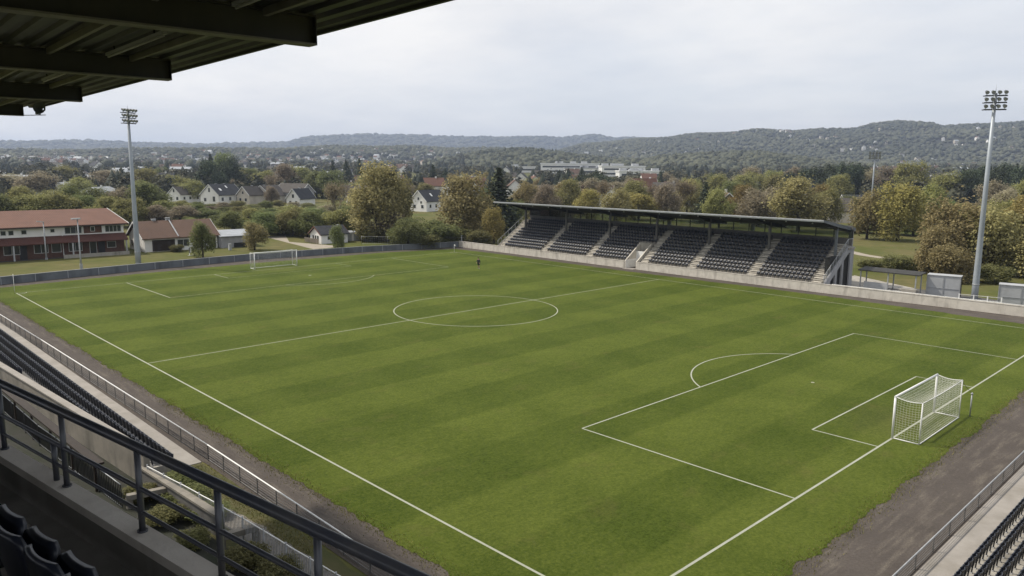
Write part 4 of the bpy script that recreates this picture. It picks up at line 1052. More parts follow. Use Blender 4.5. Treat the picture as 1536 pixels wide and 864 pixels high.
# ------------------------------------------------------------------ houses
def house(name, label, x, y, z, rot, w, d, he, hr, wall, roof, chim=(), gwin=(), swin=(), door=None, trim=None, over=.35, cat='house', group=None, skylights=(), lwin=()):
    """gable house: ridge along local +x (0..d), gable front at x=0, width along y (-w/2..w/2); the +x/-y sides get windows.
    gwin: (y, z, ww, wh) on the gable front; swin: (x, z, ww, wh) on the right long side (-y); lwin on the left long side (+y)"""
    t = thing(name, label, cat, (x, y, z), R(rot), group)
    m = MB(); pent = [(-w / 2, -.3), (w / 2, -.3), (w / 2, he), (0, hr), (-w / 2, he)]
    m.extrude([(0, a, b) for a, b in pent], (d, 0, 0)); m.build('wall', M[wall], t)
    sl = (hr - he) / (w / 2); e = over
    m = MB()
    for s in (-1, 1):
        pr = [(0, hr + .03), (0, hr + .20), (s * (w / 2 + e), he - sl * e + .20), (s * (w / 2 + e), he - sl * e + .03)]
        m.extrude([(-e, a + s * .004, b) for a, b in pr], (d + 2 * e, 0, 0))
    rf = m.build('roof', M[roof], t)
    if trim:
        m = MB()
        for xx in (-e - .05, d + e + .01):
            for s in (-1, 1):
                m.beam((xx, 0, hr + .10), (xx, s * (w / 2 + e), he - sl * e + .10), .04, .22)
        m.build('barge_board', M[trim], t)
    for cx_, cs, ch in chim:
        m = MB(); yy = cs; zr = hr - abs(yy) * sl
        m.box(cx_ - .3, cx_ + .3, yy - .3, yy + .3, zr - .3, zr + ch); m.box(cx_ - .36, cx_ + .36, yy - .36, yy + .36, zr + ch + .002, zr + ch + .1); m.build('chimney', M['white_wall'] if ch > .9 else M['galv'], rf)
    for xx, yy, sx_ in skylights:
        zr = hr - abs(yy) * sl + .21; s = -1 if yy < 0 else 1
        m = MB(); dz = sl * .45
        m.add([(xx - sx_ / 2, yy - .45 * s, zr + dz + .03), (xx + sx_ / 2, yy - .45 * s, zr + dz + .03), (xx + sx_ / 2, yy + .45 * s, zr - dz + .03), (xx - sx_ / 2, yy + .45 * s, zr - dz + .03),
               (xx - sx_ / 2, yy - .45 * s, zr + dz - .05), (xx + sx_ / 2, yy - .45 * s, zr + dz - .05), (xx + sx_ / 2, yy + .45 * s, zr - dz - .05), (xx - sx_ / 2, yy + .45 * s, zr - dz - .05)],
              [(0, 1, 2, 3), (7, 6, 5, 4), (0, 4, 5, 1), (1, 5, 6, 2), (2, 6, 7, 3), (3, 7, 4, 0)])
        m.build('skylight', M['white_paint'], rf)
    def win(ax, a, zz, ww, wh, side):
        f = MB(); g = MB(); th = .05; fr = .06
        if side == 'g':
            f.box(-th, -.002, a - ww / 2 - fr, a + ww / 2 + fr, zz - fr, zz + wh + fr); g.box(-th - .02, -th - .002, a - ww / 2, a + ww / 2, zz, zz + wh)
            g2 = (-th - .03, -th - .021, a - .03, a + .03, zz, zz + wh)
        else:
            s = -1 if side == 's' else 1; y0 = s * w / 2
            ys = sorted((y0 + s * .002, y0 + s * th)); f.box(a - ww / 2 - fr, a + ww / 2 + fr, *ys, zz - fr, zz + wh + fr)
            ys = sorted((y0 + s * (th + .002), y0 + s * (th + .02))); g.box(a - ww / 2, a + ww / 2, *ys, zz, zz + wh)
            ys = sorted((y0 + s * (th + .021), y0 + s * (th + .03))); g2 = (a - .03, a + .03, *ys, zz, zz + wh)
        fo = f.build('window', M['frame'], t); go_ = g.build('pane', M['glass'], fo)
        if ww > .9: MB().box(*g2).build('mullion', M['frame'], fo)
    for a, zz, ww, wh in gwin: win(0, a, zz, ww, wh, 'g')
    for a, zz, ww, wh in swin: win(0, a, zz, ww, wh, 's')
    for a, zz, ww, wh in lwin: win(0, a, zz, ww, wh, 'l')
    if door:
        side, a, dw, dh = door; m = MB()
        if side == 'g': m.box(-.06, -.002, a - dw / 2, a + dw / 2, 0, dh)
        else: m.box(a - dw / 2, a + dw / 2, -w / 2 - .06, -w / 2 - .002, 0, dh)
        m.build('door', M['dark_frame'], t)
    return t

# --- two-storey clubhouse, far left
cl = thing('clubhouse', 'long two-storey building with red tiled roof, white upper floor, far left', 'building', (-77.0, -8.7, 0), R(-90) + R(-1.5))
# local: +x runs away to the left of the picture (world -y), +y is towards the pitch
LC = 46
m = MB(); m.box(0, LC, -22, 0, -.2, 2.75); m.build('ground_floor_wall', M['brick'], cl)
m = MB(); m.extrude([(0, y, z) for y, z in ((0.02, 2.752), (.02, 5.0), (-11.3, 6.75), (-22, 5.0), (-22, 2.752))], (LC, 0, 0)); m.build('upper_wall', M['white_wall'], cl)
m = MB()
for s, pr in ((1, [(-11.3, 6.78), (-11.3, 6.95), (.75, 5.05), (.75, 4.88)]), (-1, [(-11.31, 6.78), (-11.31, 6.95), (-23, 5.05), (-23, 4.88)])): m.extrude([(-.6, a, b) for a, b in pr], (LC + 1, 0, 0))
m.build('roof', M['tile_red'], cl)
m = MB(); m.beam((-.66, .78, 4.98), (-.66, -11.3, 6.88), .05, .24); m.build('barge_board', M['white_paint'], cl)
m = MB(); m.box(-.62, LC, .76, .86, 4.80, 4.93); m.box(-.2, LC, .03, .74, 4.80, 4.87); m.build('gutter', M['dark_frame'], cl)
m = MB(); m.extrude([(-.15, y, z) for y, z in ((.05, 3.45), (.05, 3.3), (1.75, 2.35), (1.75, 2.5))], (LC, 0, 0)); m.build('pent_roof', M['tile_dkred'], cl)
m = MB()
for x in (.15, 8.0, 16, 24, 32): m.box(x - .1, x + .1, 1.5, 1.7, 0, 2.42)
m.build('canopy_post', M['lightgrey_panel'], cl)
def cwin(x0, x1, z0, z1, yf, mulls, mat='glass', frame='frame', parent=cl):
    f = MB(); f.box(x0 - .08, x1 + .08, yf + .002, yf + .05, z0 - .08, z1 + .08); fo = f.build('window', M[frame], parent)
    MB().box(x0, x1, yf + .052, yf + .07, z0, z1).build('pane', M[mat], fo)
    if mulls:
        m = MB()
        for i in range(1, mulls + 1): x = x0 + (x1 - x0) * i / (mulls + 1); m.box(x - .035, x + .035, yf + .071, yf + .085, z0, z1)
        m.build('mullion', M[frame], fo)
for x0, x1, z0, z1, mu in ((.45, 2.75, 3.72, 4.68, 3), (6.3, 8.6, 3.72, 4.68, 2), (10.1, 10.6, 4.05, 4.5, 0), (13.9, 14.5, 3.95, 4.5, 0), (15.6, 16.2, 3.9, 4.5, 0), (16.6, 17.2, 3.9, 4.5, 0), (19.6, 20.6, 3.8, 4.45, 0), (22.5, 24, 3.75, 4.5, 1), (27, 28, 3.8, 4.5, 0)):
    cwin(x0, x1, z0, z1, .02, mu)
m = MB(); m.box(3.3, 5.95, .022, .06, 3.62, 4.75); m.build('brick_panel', M['brick'], cl)
cwin(4.4, 4.9, 3.95, 4.6, .06, 0)
m = MB(); m.box(3.05, 3.2, .03, .14, 3.5, 4.85); m.box(6.02, 6.12, .03, .14, 3.5, 4.85); m.box(9.0, 9.1, .03, .14, .3, 4.85); m.build('downpipe', M['white_paint'], cl)
for x0, x1, z0, z1, mu in ((1.4, 2.6, 1.15, 2.05, 0), (4.3, 5.2, .3, 2.2, 0), (6.4, 8.2, .9, 2.2, 1), (9.4, 10.6, .9, 2.2, 0), (11.2, 13, .9, 2.2, 1), (15, 17, .9, 2.2, 1), (19, 22, .9, 2.2, 2)): cwin(x0, x1, z0, z1, 0, mu)
for x0 in (3.0, 14.0, 17.8): MB().box(x0, x0 + 1.0, .002, .05, 0, 2.15).build('door', M['dark_frame'], cl)
m = MB(); m.box(-.1, 9.5, 1.9, 2.05, -.1, .55); m.build('terrace_wall', M['concrete'], cl)
m = MB(); m.tube([(22, -11, 6.9), (22, -11, 7.9)], .05, 6); m.build('roof_vent', M['galv'], cl)

# --- annexe with brown roof and white walls
an = house('annexe', 'low white house with brown tiled roof behind left floodlight mast', -80.3, -5.7, 0, 88, 8.6, 12.2, 2.35, 4.75, 'white_wall', 'tile_brown', chim=((3.0, .2, .5), (5.4, .3, .7)),
           gwin=((2.6, .6, .7, 1.0),), swin=((6.3, .7, 1.9, 1.1),), trim='white_paint', over=.45)
m = MB(); m.box(1.2, 4.9, -4.36, -4.303, .05, 1.95); m.build('garage_door', M['brown_wood'], an)
m = MB(); m.box(8.2, 9.7, -4.36, -4.303, .05, 2.0); m.box(11.0, 11.9, -4.36, -4.303, .05, 2.0); m.build('door', M['dark_frame'], an)
m = MB(); m.extrude([(5.35, y, z) for y, z in ((-.2, 4.95), (-.2, 5.06), (-4.7, 2.55), (-4.7, 2.44))], (.18, 0, 0)); m.build('roof_ridge_joint', M['lightgrey_panel'], an)
# --- grey shed
sh = thing('shed', 'low shed with pale grey roof between the two small park trees', 'shed', (-74.5, 6.6, 0), R(86))
m = MB(); m.box(0, 6.2, -.1, 5.5, -.1, 1.95); m.build('wall', M['grey_wall'], sh)
m = MB(); m.extrude([(-.25, y, z) for y, z in ((-.4, 1.96), (-.4, 2.08), (5.8, 2.75), (5.8, 2.63))], (6.7, 0, 0)); m.build('roof', M['metal_roof'], sh)
m = MB(); m.box(2.2, 4.6, -.16, -.102, 0, .8); m.build('dark_base_panel', M['dark_frame'], sh)
m = MB(); m.box(-.06, -.002, .8, 2.0, 0, 1.8); m.build('door', M['lightgrey_panel'], sh)
# --- white bungalow
bw = house('bungalow', 'small white bungalow with dark slate roof beyond the sandy path', -71.6, 23.7, 0, 88, 4.4, 5.6, 1.75, 3.05, 'white_wall', 'tile_dark', chim=((5.0, .3, .3),),
           gwin=((-.9, .75, .5, .7), (0, .75, .5, .7), (.9, .75, .5, .7)), swin=((1.6, .75, .55, .6), (4.3, .75, .6, .6)), trim='tile_red', over=.3)
ga = thing('garage', 'flat white garage joined behind the small white bungalow', 'garage', (-72.3, 29.7, 0), R(86))
m = MB(); m.box(0, 3.8, -1, 3, -.1, 1.55); m.build('wall', M['white_wall'], ga)
m = MB(); m.box(-.15, 3.95, -1.15, 3.15, 1.552, 1.66); m.build('roof', M['metal_roof'], ga)
for x0 in (.5, 2.2): MB().box(x0, x0 + 1.2, -1.06, -1.002, 0, 1.35).build('door', M['lightgrey_panel'], ga)
fence('picket_fence', 'pale picket fence in front of the small white bungalow gable', [(-74.6, 23.0), (-69.2, 22.9)], .95, .16, M['sand_path'], M['sand_path'], 0, .05)
fence('wire_fence', 'wire mesh fence with thin posts behind wall at far corner', [(-64, 29), (-56, 37), (-50, 42.5)], 1.5, .35, M['galv'], M['galv'], 0, .012)
# --- gable houses on the slope behind
HS = dict(A=(-240.4, 59.6), B=(-219.2, 64.4), C=(-215.5, 75.4), C2=(-217.5, 83.4), E=(-187.1, 80.5), F=(-212.5, 100.2), centre=(-140.7, 99.9))
G2 = 'white gabled houses on the far hillside street'
house('house', 'white gabled house with mossy green-brown roof, leftmost of the row beyond clubhouse', *HS['A'], 0, 116, 6.0, 13, 3.2, 5.9, 'white_wall', 'tile_grey', gwin=((0, 4.0, .6, 1.1), (-1.5, 1.1, .9, 1.1), (1.4, 1.1, .9, 1.1)), swin=((2, 1.2, .9, 1), (5, 1.2, .9, 1), (9, 1.2, .9, 1)), trim='white_paint', group=G2)
house('house', 'white house with large dark slate roof and skylights', *HS['B'], 0, 116, 8.2, 13, 3.6, 7.2, 'white_wall', 'tile_dark', chim=((4, .4, .6), (8.4, .4, .6)), gwin=((0, 4.6, .7, 1.4), (-2, 1.2, 1.0, 1.8), (2, 1.2, 1.0, 1.2)), swin=((2, 1.4, 1, 1.2), (6, 1.4, 1, 1.2), (10, 1.4, 1, 1.2)), trim='white_paint', skylights=((3.2, -2.2, 1.0), (7.5, -1.2, .7)), group=G2)
house('house', 'white gable with timber lines and grey roof, third along the row', *HS['C'], 0, 112, 6.0, 9, 3.4, 6.4, 'cream_wall', 'tile_grey', gwin=((0, 3.8, .6, .9), (-1.3, 1.1, .9, 1.1), (1.3, 1.1, .9, 1.1)), trim='white_paint', chim=((5, .2, .5),), group=G2)
house('house', 'broad cream house with grey-brown roof and round attic window', *HS['C2'], 0, 120, 9.0, 11, 2.9, 6.6, 'cream_wall', 'tile_grey', chim=((3, .5, .7),), gwin=((0, 4.2, 1.1, .8), (-2.4, 1.1, 1.0, 1.2), (2.4, 1.1, 1.0, 1.2)), trim='white_paint', group=G2)
house('house', 'narrow white gable end with dark roof beside tall bare tree', *HS['E'], 0, 116, 5.6, 9, 3.0, 6.2, 'white_wall', 'tile_dark', gwin=((0, 3.2, .8, 1.2), (-1.3, .9, .8, 1.2), (1.2, .9, .8, 1.2)), trim='white_paint', chim=((4, .1, .5),), group=G2)
house('house', 'grey house turned sideways, rightmost of the row with dark grey roof', *HS['F'], 0, 200, 8, 13, 4.0, 7.2, 'grey_wall', 'tile_grey', gwin=((0, 3.8, .9, 1.1), (-2, 1.2, 1, 1.2), (2, 1.2, 1, 1.2)), swin=((3, 1.2, 1, 1.1), (7, 1.2, 1, 1.1)), trim='white_paint', group=G2)
house('house', 'white gabled house with dark roof between the two tallest ochre trees', *HS['centre'], 0, 104, 6.6, 11, 3.4, 6.6, 'white_wall', 'tile_dark', gwin=((0, 3.7, .6, .8), (-1.6, 1.1, .9, 1), (1.6, 1.1, .9, 1), (-1.1, 2.6, .6, .7)), swin=((2, 1.2, .8, 1), (5, 1.2, .8, 1)), trim='white_paint', skylights=((4.5, -1.6, .8),), group=G2)
house('house', 'white gable half hidden by trees at far left', -439.3, 51.8, 1.2, 125, 9, 11, 4, 9, 'white_wall', 'tile_grey', gwin=((0, 5, 1, 1.4), (-2, 1.2, 1.2, 1.4)), trim='white_paint', group=G2)
house('house', 'white gable with long dark roof, far left beyond olive trees', -417.6, 59.9, 1.0, 122, 10, 20, 4, 9.5, 'white_wall', 'tile_dark', gwin=((0, 5, 1, 1.4), (2, 1.2, 1.2, 1.4)), trim='white_paint', group=G2)
house('house', 'pale house with wide hipped grey roof near meadow', -427.9, 78.1, 1.2, 160, 12, 18, 4, 8.5, 'cream_wall', 'tile_grey', gwin=((0, 5, 1, 1.4),), swin=((3, 1.4, 1.5, 1.5), (9, 1.4, 1.5, 1.5)), trim='white_paint', group=G2)
G3 = 'houses behind the main stand'
house('house', 'grey-brown roofed house just behind right end of the stand roof', -38.2, 158.5, 0, 40, 8.5, 11, 3.2, 6.4, 'cream_wall', 'tile_grey', chim=((6, .3, 1.0),), gwin=((0, 3.4, .9, 1),), swin=((3, 1.1, 1.2, 1.2), (7, 1.1, 1.2, 1.2)), trim='tile_dark', group=G3)
house('house', 'white house with dark roof half behind ochre trees, right of stand', -40.4, 185.5, 0, 40, 7, 12, 3.6, 6.6, 'white_wall', 'tile_dark', swin=((3, 1.2, 1.4, 1.2), (8, 1.2, 1.4, 1.2)), gwin=((0, 3.8, .8, 1),), trim='white_paint', group=G3)
house('house', 'dark slate roofed house with skylight at right edge among trees', 14.2, 146.0, 0, 44, 10, 14, 2.6, 7.0, 'grey_wall', 'tile_dark', swin=((3, .9, 1.4, 1.2), (8, .9, 1.4, 1.2)), gwin=((0, 3.4, .9, 1),), trim='tile_dark', skylights=((4.2, -2.4, .6), (5.4, -2.4, .9)), group=G3)
for i, (k_, x, y, rot, wl, rf, hr, lab) in enumerate((('S1', -151.5, 163.7, 30, 'cream_wall', 'tile_grey', 7.2, 'brown roofed terrace house seen over the left part of the stand roof'), ('S2', -138.4, 162.9, 120, 'white_wall', 'tile_brown', 7.6, 'pale house with steep brown gable over the stand roof'),
        ('S3', -138.5, 177.2, 40, 'cream_wall', 'tile_brown', 7.4, 'house with reddish brown roof beside the birch over the stand'), ('S4', -121.3, 173.5, 130, 'white_wall', 'tile_dark', 7.2, 'house with dark hipped roof and white dormer over the stand'),
        ('S5', -111.0, 191.4, 35, 'grey_wall', 'tile_grey', 8.0, 'grey gable house standing between two bare birches'), ('S6', -62.9, 157.8, 130, 'brick', 'tile_brown', 7.0, 'brick house with red gable and white chimney beside dark spruce'),
        ('S7', -150.0, 223.0, 60, 'brick', 'tile_red', 9.5, 'house with steep red gable farther back over the stand'), ('Bk', -202.0, 111.1, 60, 'cream_wall', 'tile_grey', 6.6, 'house partly hidden behind the tall bare tree'))):
    house('house', lab, x, y, 0, rot, 8, 12, 3.4, hr, wl, rf, chim=((5, .2, 1.2 if k_ in ('S6', 'S2') else .5),), gwin=((0, 4, .9, 1), (-2, 1.2, 1, 1.2), (2, 1.2, 1, 1.2)), swin=((3, 1.2, 1.2, 1.2), (8, 1.2, 1.2, 1.2)), trim='white_paint', group=G3)
# --- long pale works buildings in the valley
def works(label, x, y, rot, L_, W_, H_, bands, parapet):
    z = float(terrain_z(x, y)); t = thing('works_building', label, 'building', (x, y, z), R(rot), 'pale works buildings in the valley')
    MB().box(-L_ / 2, L_ / 2, -W_ / 2, W_ / 2, -1, H_).build('wall', M['white_paint'], t)
    MB().box(-L_ / 2 - .6, L_ / 2 + .6, -W_ / 2 - .6, W_ / 2 + .6, H_ + .01, H_ + 1.0).build('roof_edge', M['white_paint' if parapet else 'lightgrey_panel'], t)
    for i in range(bands):
        zz = H_ * (i + .45) / (bands + .2)
        for s in (-1, 1): MB().box(-L_ / 2 + 2, L_ / 2 - 2, *sorted((s * W_ / 2 + s * .02, s * W_ / 2 + s * .12)), zz, zz + H_ * .2 / bands + .6).build('window_band', M['glass'], t)
    m = MB(); rr = random.Random(int(L_))
    for i in range(4): a = rr.uniform(-L_ / 2.4, L_ / 2.4); m = MB(); m.box(a - 3, a + 3, -3, 3, H_ + 1.0, H_ + 3.0); m.build('roof_plant', M['lightgrey_panel'], t)
works('long white works hall, leftmost of the pale valley buildings', -552, 560, 48, 62, 30, 5.5, 1, True)
works('tallest white works building with two window bands in the valley', -486, 556, 44, 60, 34, 10, 2, True)
works('grey-roofed white works hall in the middle of the valley group', -434, 536, 44, 60, 30, 6.5, 1, False)
works('white works block with dark window band, right of the group', -395, 528, 46, 40, 30, 9, 2, True)
works('low white annexe closest of the pale valley buildings', -352, 500, 46, 40, 26, 5.5, 1, True)

# --- town houses farther off: one simple house per copy
TOWN = [(-285, 25, 0.0), (-312, 40, 0.4), (-269, 42, 0.0), (-306, 67, 0.5), (-377, 102, 1.6), (-313, 140, 1.0), (-332, 164, 1.3), (-357, 152, 1.6), (-253, 145, 0.3), (-299, 183, 1.1), (-242, 185, 0.4), (-199, 158, 0.0), (-258, 226, 1.0), (-327, 226, 1.7), (-395, 40, 1.6), (-417, 75, 2.0), (-447, 102, 2.5), (-355, 197, 1.9), (-403, 147, 2.1), (-207, 207, 0.3), (-132, 227, 0.0), (-90, 271, 0.1), (-87, 404, 1.8), (-96, 366, 1.3), (-120, 384, 1.7), (-72, 435, 2.1), (-459, 135, 2.8), (-82, 458, 2.5), (-684, 227, 6.2), (-998, 173, 10.2), (-173, 1158, 12.3), (-573, 372, 5.7), (-76, 665, 5.3), (-335, 1248, 14.1), (-108, 634, 5.0), (-1019, 165, 10.5), (-318, 1326, 15.1), (-1036, 522, 12.4), (-305, 308, 2.3), (-296, 1182, 13.0), (-105, 546, 3.8), (-685, 468, 7.8), (-880, 586, 11.0), (-315, 1341, 15.3), (-261, 826, 8.2), (-406, 20, 1.7), (-93, 611, 4.6), (-302, 1108, 12.1), (-670, 462, 7.6), (-277, 340, 2.3), (-485, 46, 2.8), (-243, 363, 2.3), (-185, 1116, 11.8), (-514, 50, 3.3), (-171, 285, 0.8), (-322, 1051, 11.4), (-1173, 414, 13.5), (-297, 1070, 11.6), (-467, 183, 3.2), (-1365, 206, 15.4), (-264, 1102, 11.8), (-1103, 226, 11.8), (-1096, 285, 11.9), (-464, 261, 3.6), (-972, 591, 12.1), (-1151, 186, 12.4), (-269, 1116, 12.1), (-894, 435, 10.1), (-109, 335, 1.0), (-255, 269, 1.4), (-244, 216, 0.7), (-286, 849, 8.6), (-638, 304, 6.0), (-371, 393, 3.7), (-133, 339, 1.2), (-329, 188, 1.5), (-170, 993, 10.0), (-160, 904, 8.8), (-442, 161, 2.7), (-239, 1144, 12.3), (-240, 293, 1.5), (-283, 1259, 14.0), (-619, 313, 5.9), (-164, 1047, 10.8), (-73, 495, 3.0), (-181, 263, 0.6), (-211, 766, 7.1), (-373, 435, 4.2), (-485, 200, 3.5), (-766, 437, 8.5), (-922, 418, 10.3), (-302, 887, 9.2), (-437, 256, 3.3), (-277, 1397, 15.9), (-936, 278, 9.8), (-614, 157, 5.0), (-497, 242, 3.9), (-1238, 290, 13.9), (-1017, 486, 11.9), (-222, 194, 0.3), (-217, 743, 6.9), (-1168, 452, 13.7), (-918, 400, 10.2), (-638, 55, 5.0), (-306, 990, 10.5), (-301, 952, 10.0), (-457, 165, 2.9), (-755, 177, 6.9), (-884, 388, 9.7), (-130, 584, 4.4), (-756, 537, 9.2), (-1125, 328, 12.5), (-241, 823, 8.0), (-155, 668, 5.6), (-1267, 158, 13.9), (-623, 207, 5.3), (-229, 756, 7.1), (-735, 255, 7.0), (-1219, 157, 13.2), (-506, 322, 4.6), (-63, 578, 4.1), (-1282, 250, 14.3), (-597, 301, 5.5), (-274, 1371, 15.5), (-222, 1411, 15.9), (-325, 281, 2.2), (-178, 1198, 12.9), (-915, 360, 9.9), (-753, 465, 8.6), (-652, 352, 6.5), (-201, 308, 1.3), (-102, 498, 3.1), (-917, 179, 9.1), (-1013, 564, 12.4), (-401, 434, 4.4), (-369, 117, 1.5), (-775, 382, 8.3), (-728, 231, 6.8), (-624, 445, 6.9), (-214, 890, 8.8), (-340, 328, 2.8), (-1201, 236, 13.2), (-250, 755, 7.2), (-255, 1043, 11.0), (-623, 171, 5.1), (-655, 324, 6.4), (-934, 721, 12.7), (-124, 399, 1.9), (-531, 129, 3.7), (-1003, 210, 10.4), (-865, 508, 10.2), (-562, 262, 4.8), (-335, 127, 1.1), (-418, 401, 4.3), (-215, 1306, 14.5), (-414, 238, 2.9), (-961, 324, 10.3), (-1276, 329, 14.5), (-1349, 284, 15.4), (-641, 453, 7.2), (-650, 469, 7.4), (-1218, 196, 13.3), (-873, 143, 8.4), (-968, 266, 10.1), (-201, 740, 6.7), (-1267, 284, 14.2), (-1307, 168, 14.5), (-345, 93, 1.1), (-974, 121, 9.8), (-359, 1028, 11.3)]
def simple_house(w, d, he, hr, wall, roof):
    m = MB(); m.extrude([(-d / 2, a, b) for a, b in ((-w / 2, -1), (w / 2, -1), (w / 2, he), (0, hr), (-w / 2, he))], (d, 0, 0), 0)
    for s in (-1, 1): m.extrude([(-d / 2 - .4, a + s * .004, b) for a, b in ((0, hr + .03), (0, hr + .25), (s * (w / 2 + .5), he - .05), (s * (w / 2 + .5), he - .3))], (d + .8, 0, 0), 1)
    for a in (-2.2, 0, 2.2):
        for s in (-1, 1): m.box(a - .5, a + .5, *sorted((s * w / 2 + s * .01, s * w / 2 + s * .06)), 1.2, 2.4, 2)
    for a in (-1.3, 1.3): m.box(-d / 2 - .06, -d / 2 - .01, a - .5, a + .5, 1.2, 2.4, 2)
    m.box(1, 1.7, -.35, .35, hr - .5, hr + .9, 0)
    return m.mesh('town_house', [M[wall], M[roof], M['glass']])
kinds_h = [('white', 'brown', simple_house(8, 11, 4.2, 7.8, 'white_wall', 'tile_brown')), ('white', 'dark', simple_house(9, 10, 4.6, 8.6, 'white_wall', 'tile_dark')), ('cream', 'grey', simple_house(8, 13, 4.0, 7.4, 'cream_wall', 'tile_grey')),
           ('white', 'red', simple_house(8, 10, 4.4, 8.0, 'white_wall', 'tile_red')), ('white', 'pale metal', simple_house(10, 16, 4.6, 6.2, 'white_wall', 'metal_roof'))]
rg_ = random.Random(21)
for x, y, z in TOWN:
    wl, rf, mesh_ = kinds_h[rg_.choice((0, 0, 1, 1, 2, 2, 3, 4, 4))]
    o = bpy.data.objects.new('town_house', mesh_); col.objects.link(o)
    o.location = (x, y, float(terrain_z(x, y))); o.rotation_euler[2] = R(rg_.choice((46, 136, 20, 70)) + rg_.uniform(-12, 12)); s = rg_.uniform(.8, 1.1); o.scale = (s, s, s)
    tag(o, f'small distant {wl} house with {rf} roof scattered among the valley trees', 'house', f'distant {wl} houses with {rf} roofs')

# ------------------------------------------------------------------ trees
nrg = np.random.default_rng(42)
def clump(P, s=1.0):
    return (np.sin(P[:, 0] * 1.9 * s + 1.1) * np.sin(P[:, 1] * 2.1 * s + .3) * np.sin(P[:, 2] * 1.7 * s + 2.0) + .5 * np.sin(P[:, 0] * 4.3 * s + P[:, 2] * 3.1 * s) * np.sin(P[:, 1] * 3.9 * s))
def leaf_cards(P, nrm, size, aspect=1.5):
    n = len(P)
    t = np.cross(nrm, nrg.normal(size=(n, 3))); t /= np.linalg.norm(t, axis=1, keepdims=True) + 1e-9
    b = np.cross(nrm, t); b /= np.linalg.norm(b, axis=1, keepdims=True) + 1e-9
    s = size * nrg.uniform(.6, 1.35, (n, 1)); t = t * s * aspect / 2; b = b * s / 2
    bend = nrm * s * .22
    V = np.stack([P - t, P - b + bend, P + t, P + b + bend], 1).reshape(-1, 3)
    return V, np.arange(n * 4).reshape(-1, 4)
def lobes_points(lobes, n, shell=.5, keep=-.35, cs=1.0):
    L = np.array([[*c, *r] for c, r in lobes]); w = (L[:, 3] * L[:, 4] + L[:, 4] * L[:, 5]); w /= w.sum()
    k = nrg.choice(len(L), n, p=w); d = nrg.normal(size=(n, 3)); d /= np.linalg.norm(d, axis=1, keepdims=True)
    rad = (shell + (1 - shell) * nrg.random(n) ** .6)[:, None] * (1 + .17 * nrg.normal(size=(n, 1)))
    P = L[k, :3] + d * rad * L[k, 3:]
    c = clump(P, cs); ok = c > keep; P, d, c = P[ok], d[ok], c[ok]
    nr = d * .65 + nrg.normal(size=P.shape) * .6 + np.array([0, 0, .70]); nr /= np.linalg.norm(nr, axis=1, keepdims=True)
    tint = np.clip(.45 + .20 * c + nrg.normal(size=len(P)) * .26, 0, 1)
    return P, nr, tint
def limbs(m, H, r0, n, spread, z0, z1, fork=True, rs=None):
    rs = rs or random.Random(1); tips = []
    m.tube([(0, 0, -.3), (.05, .02, H * .25), (-.04 * H / 10, .05, H * .55), (.03, 0, H * .88)], [r0 * 1.25, r0, r0 * .6, r0 * .12], 8)
    for i in range(n):
        a = 2 * PI * i / n * 2.4 + rs.uniform(-.4, .4); zb = H * rs.uniform(z0, z1); L_ = spread * rs.uniform(.65, 1.0)
        p1 = (L_ * .5 * math.cos(a), L_ * .5 * math.sin(a), zb + L_ * .45); p2 = (L_ * math.cos(a + .15), L_ * math.sin(a + .15), zb + L_ * rs.uniform(.7, 1.15))
        m.tube([(0, 0, zb), p1, p2], [r0 * .42, r0 * .25, r0 * .07], 5, caps=False); tips.append(p2)
        if fork:
            for s in (-.6, .6): m.tube([p1, (p1[0] + L_ * .4 * math.cos(a + s), p1[1] + L_ * .4 * math.sin(a + s), p1[2] + L_ * .35)], [r0 * .18, r0 * .05], 4, caps=False)
    return tips
def lobes_broad(rs, H, W, k, zlo, tall):
    Ls = [((0, 0, H * (.58 if tall else .55)), (W * .36, W * .36, H * .37)), ((0, 0, H * .84), (W * .20, W * .20, H * .15))]
    for i in range(k):
        a = 2 * PI * i / k + rs.uniform(-.5, .5); t = rs.uniform(zlo, .86); env = math.sin(PI * min(1, max(0, (t - zlo * .45) / (1.02 - zlo * .45))) ** .85) ** .75
        q = W * .5 * env * rs.uniform(.5, .78); s = W * rs.uniform(.16, .25)
        Ls.append(((q * math.cos(a) * rs.uniform(.8, 1.2), q * math.sin(a) * rs.uniform(.8, 1.2), H * t), (s, s, s * rs.uniform(1.0, 1.7))))
    return Ls
CROWN, TRUNK = {}, {}
H0, W0 = 12.0, 9.0
for i, (k, zlo, n, tall) in enumerate(((15, .18, 13000, False), (14, .22, 12500, False), (17, .14, 13500, True), (15, .16, 13000, True))):
    rs = random.Random(100 + i); m = MB(); limbs(m, H0, .26, 8, W0 * .40, .22, .6, rs=rs)
    P, nr, ti = lobes_points(lobes_broad(rs, H0, W0, k, zlo, tall), n, .38, -.30, .9 + .12 * i)
    V, F = leaf_cards(P, nr, .27); CROWN['broad%d' % i] = np_mesh('crown', V, F, M['olive'], np.repeat(ti, 4)); TRUNK['broad%d' % i] = m.mesh('trunk', M['bark'])
for i in range(2):   # low, wide shrubs with foliage down to the ground
    rs = random.Random(200 + i); m = MB(); limbs(m, H0 * .8, .16, 6, W0 * .4, .05, .3, rs=rs)
    Ls = [((0, 0, H0 * .42), (W0 * .42, W0 * .42, H0 * .42))] + [((W0 * .3 * math.cos(a), W0 * .3 * math.sin(a), H0 * rs.uniform(.15, .7)), (W0 * .24, W0 * .24, H0 * .24)) for a in np.arange(0, 6.2, .7)]
    P, nr, ti = lobes_points(Ls, 10000, .45, -.42, .9); P[:, 2] = np.abs(P[:, 2])
    V, F = leaf_cards(P, nr, .30); CROWN['shrub%d' % i] = np_mesh('foliage', V, F, M['shrub'], np.repeat(ti, 4)); TRUNK['shrub%d' % i] = m.mesh('stem', M['bark'])
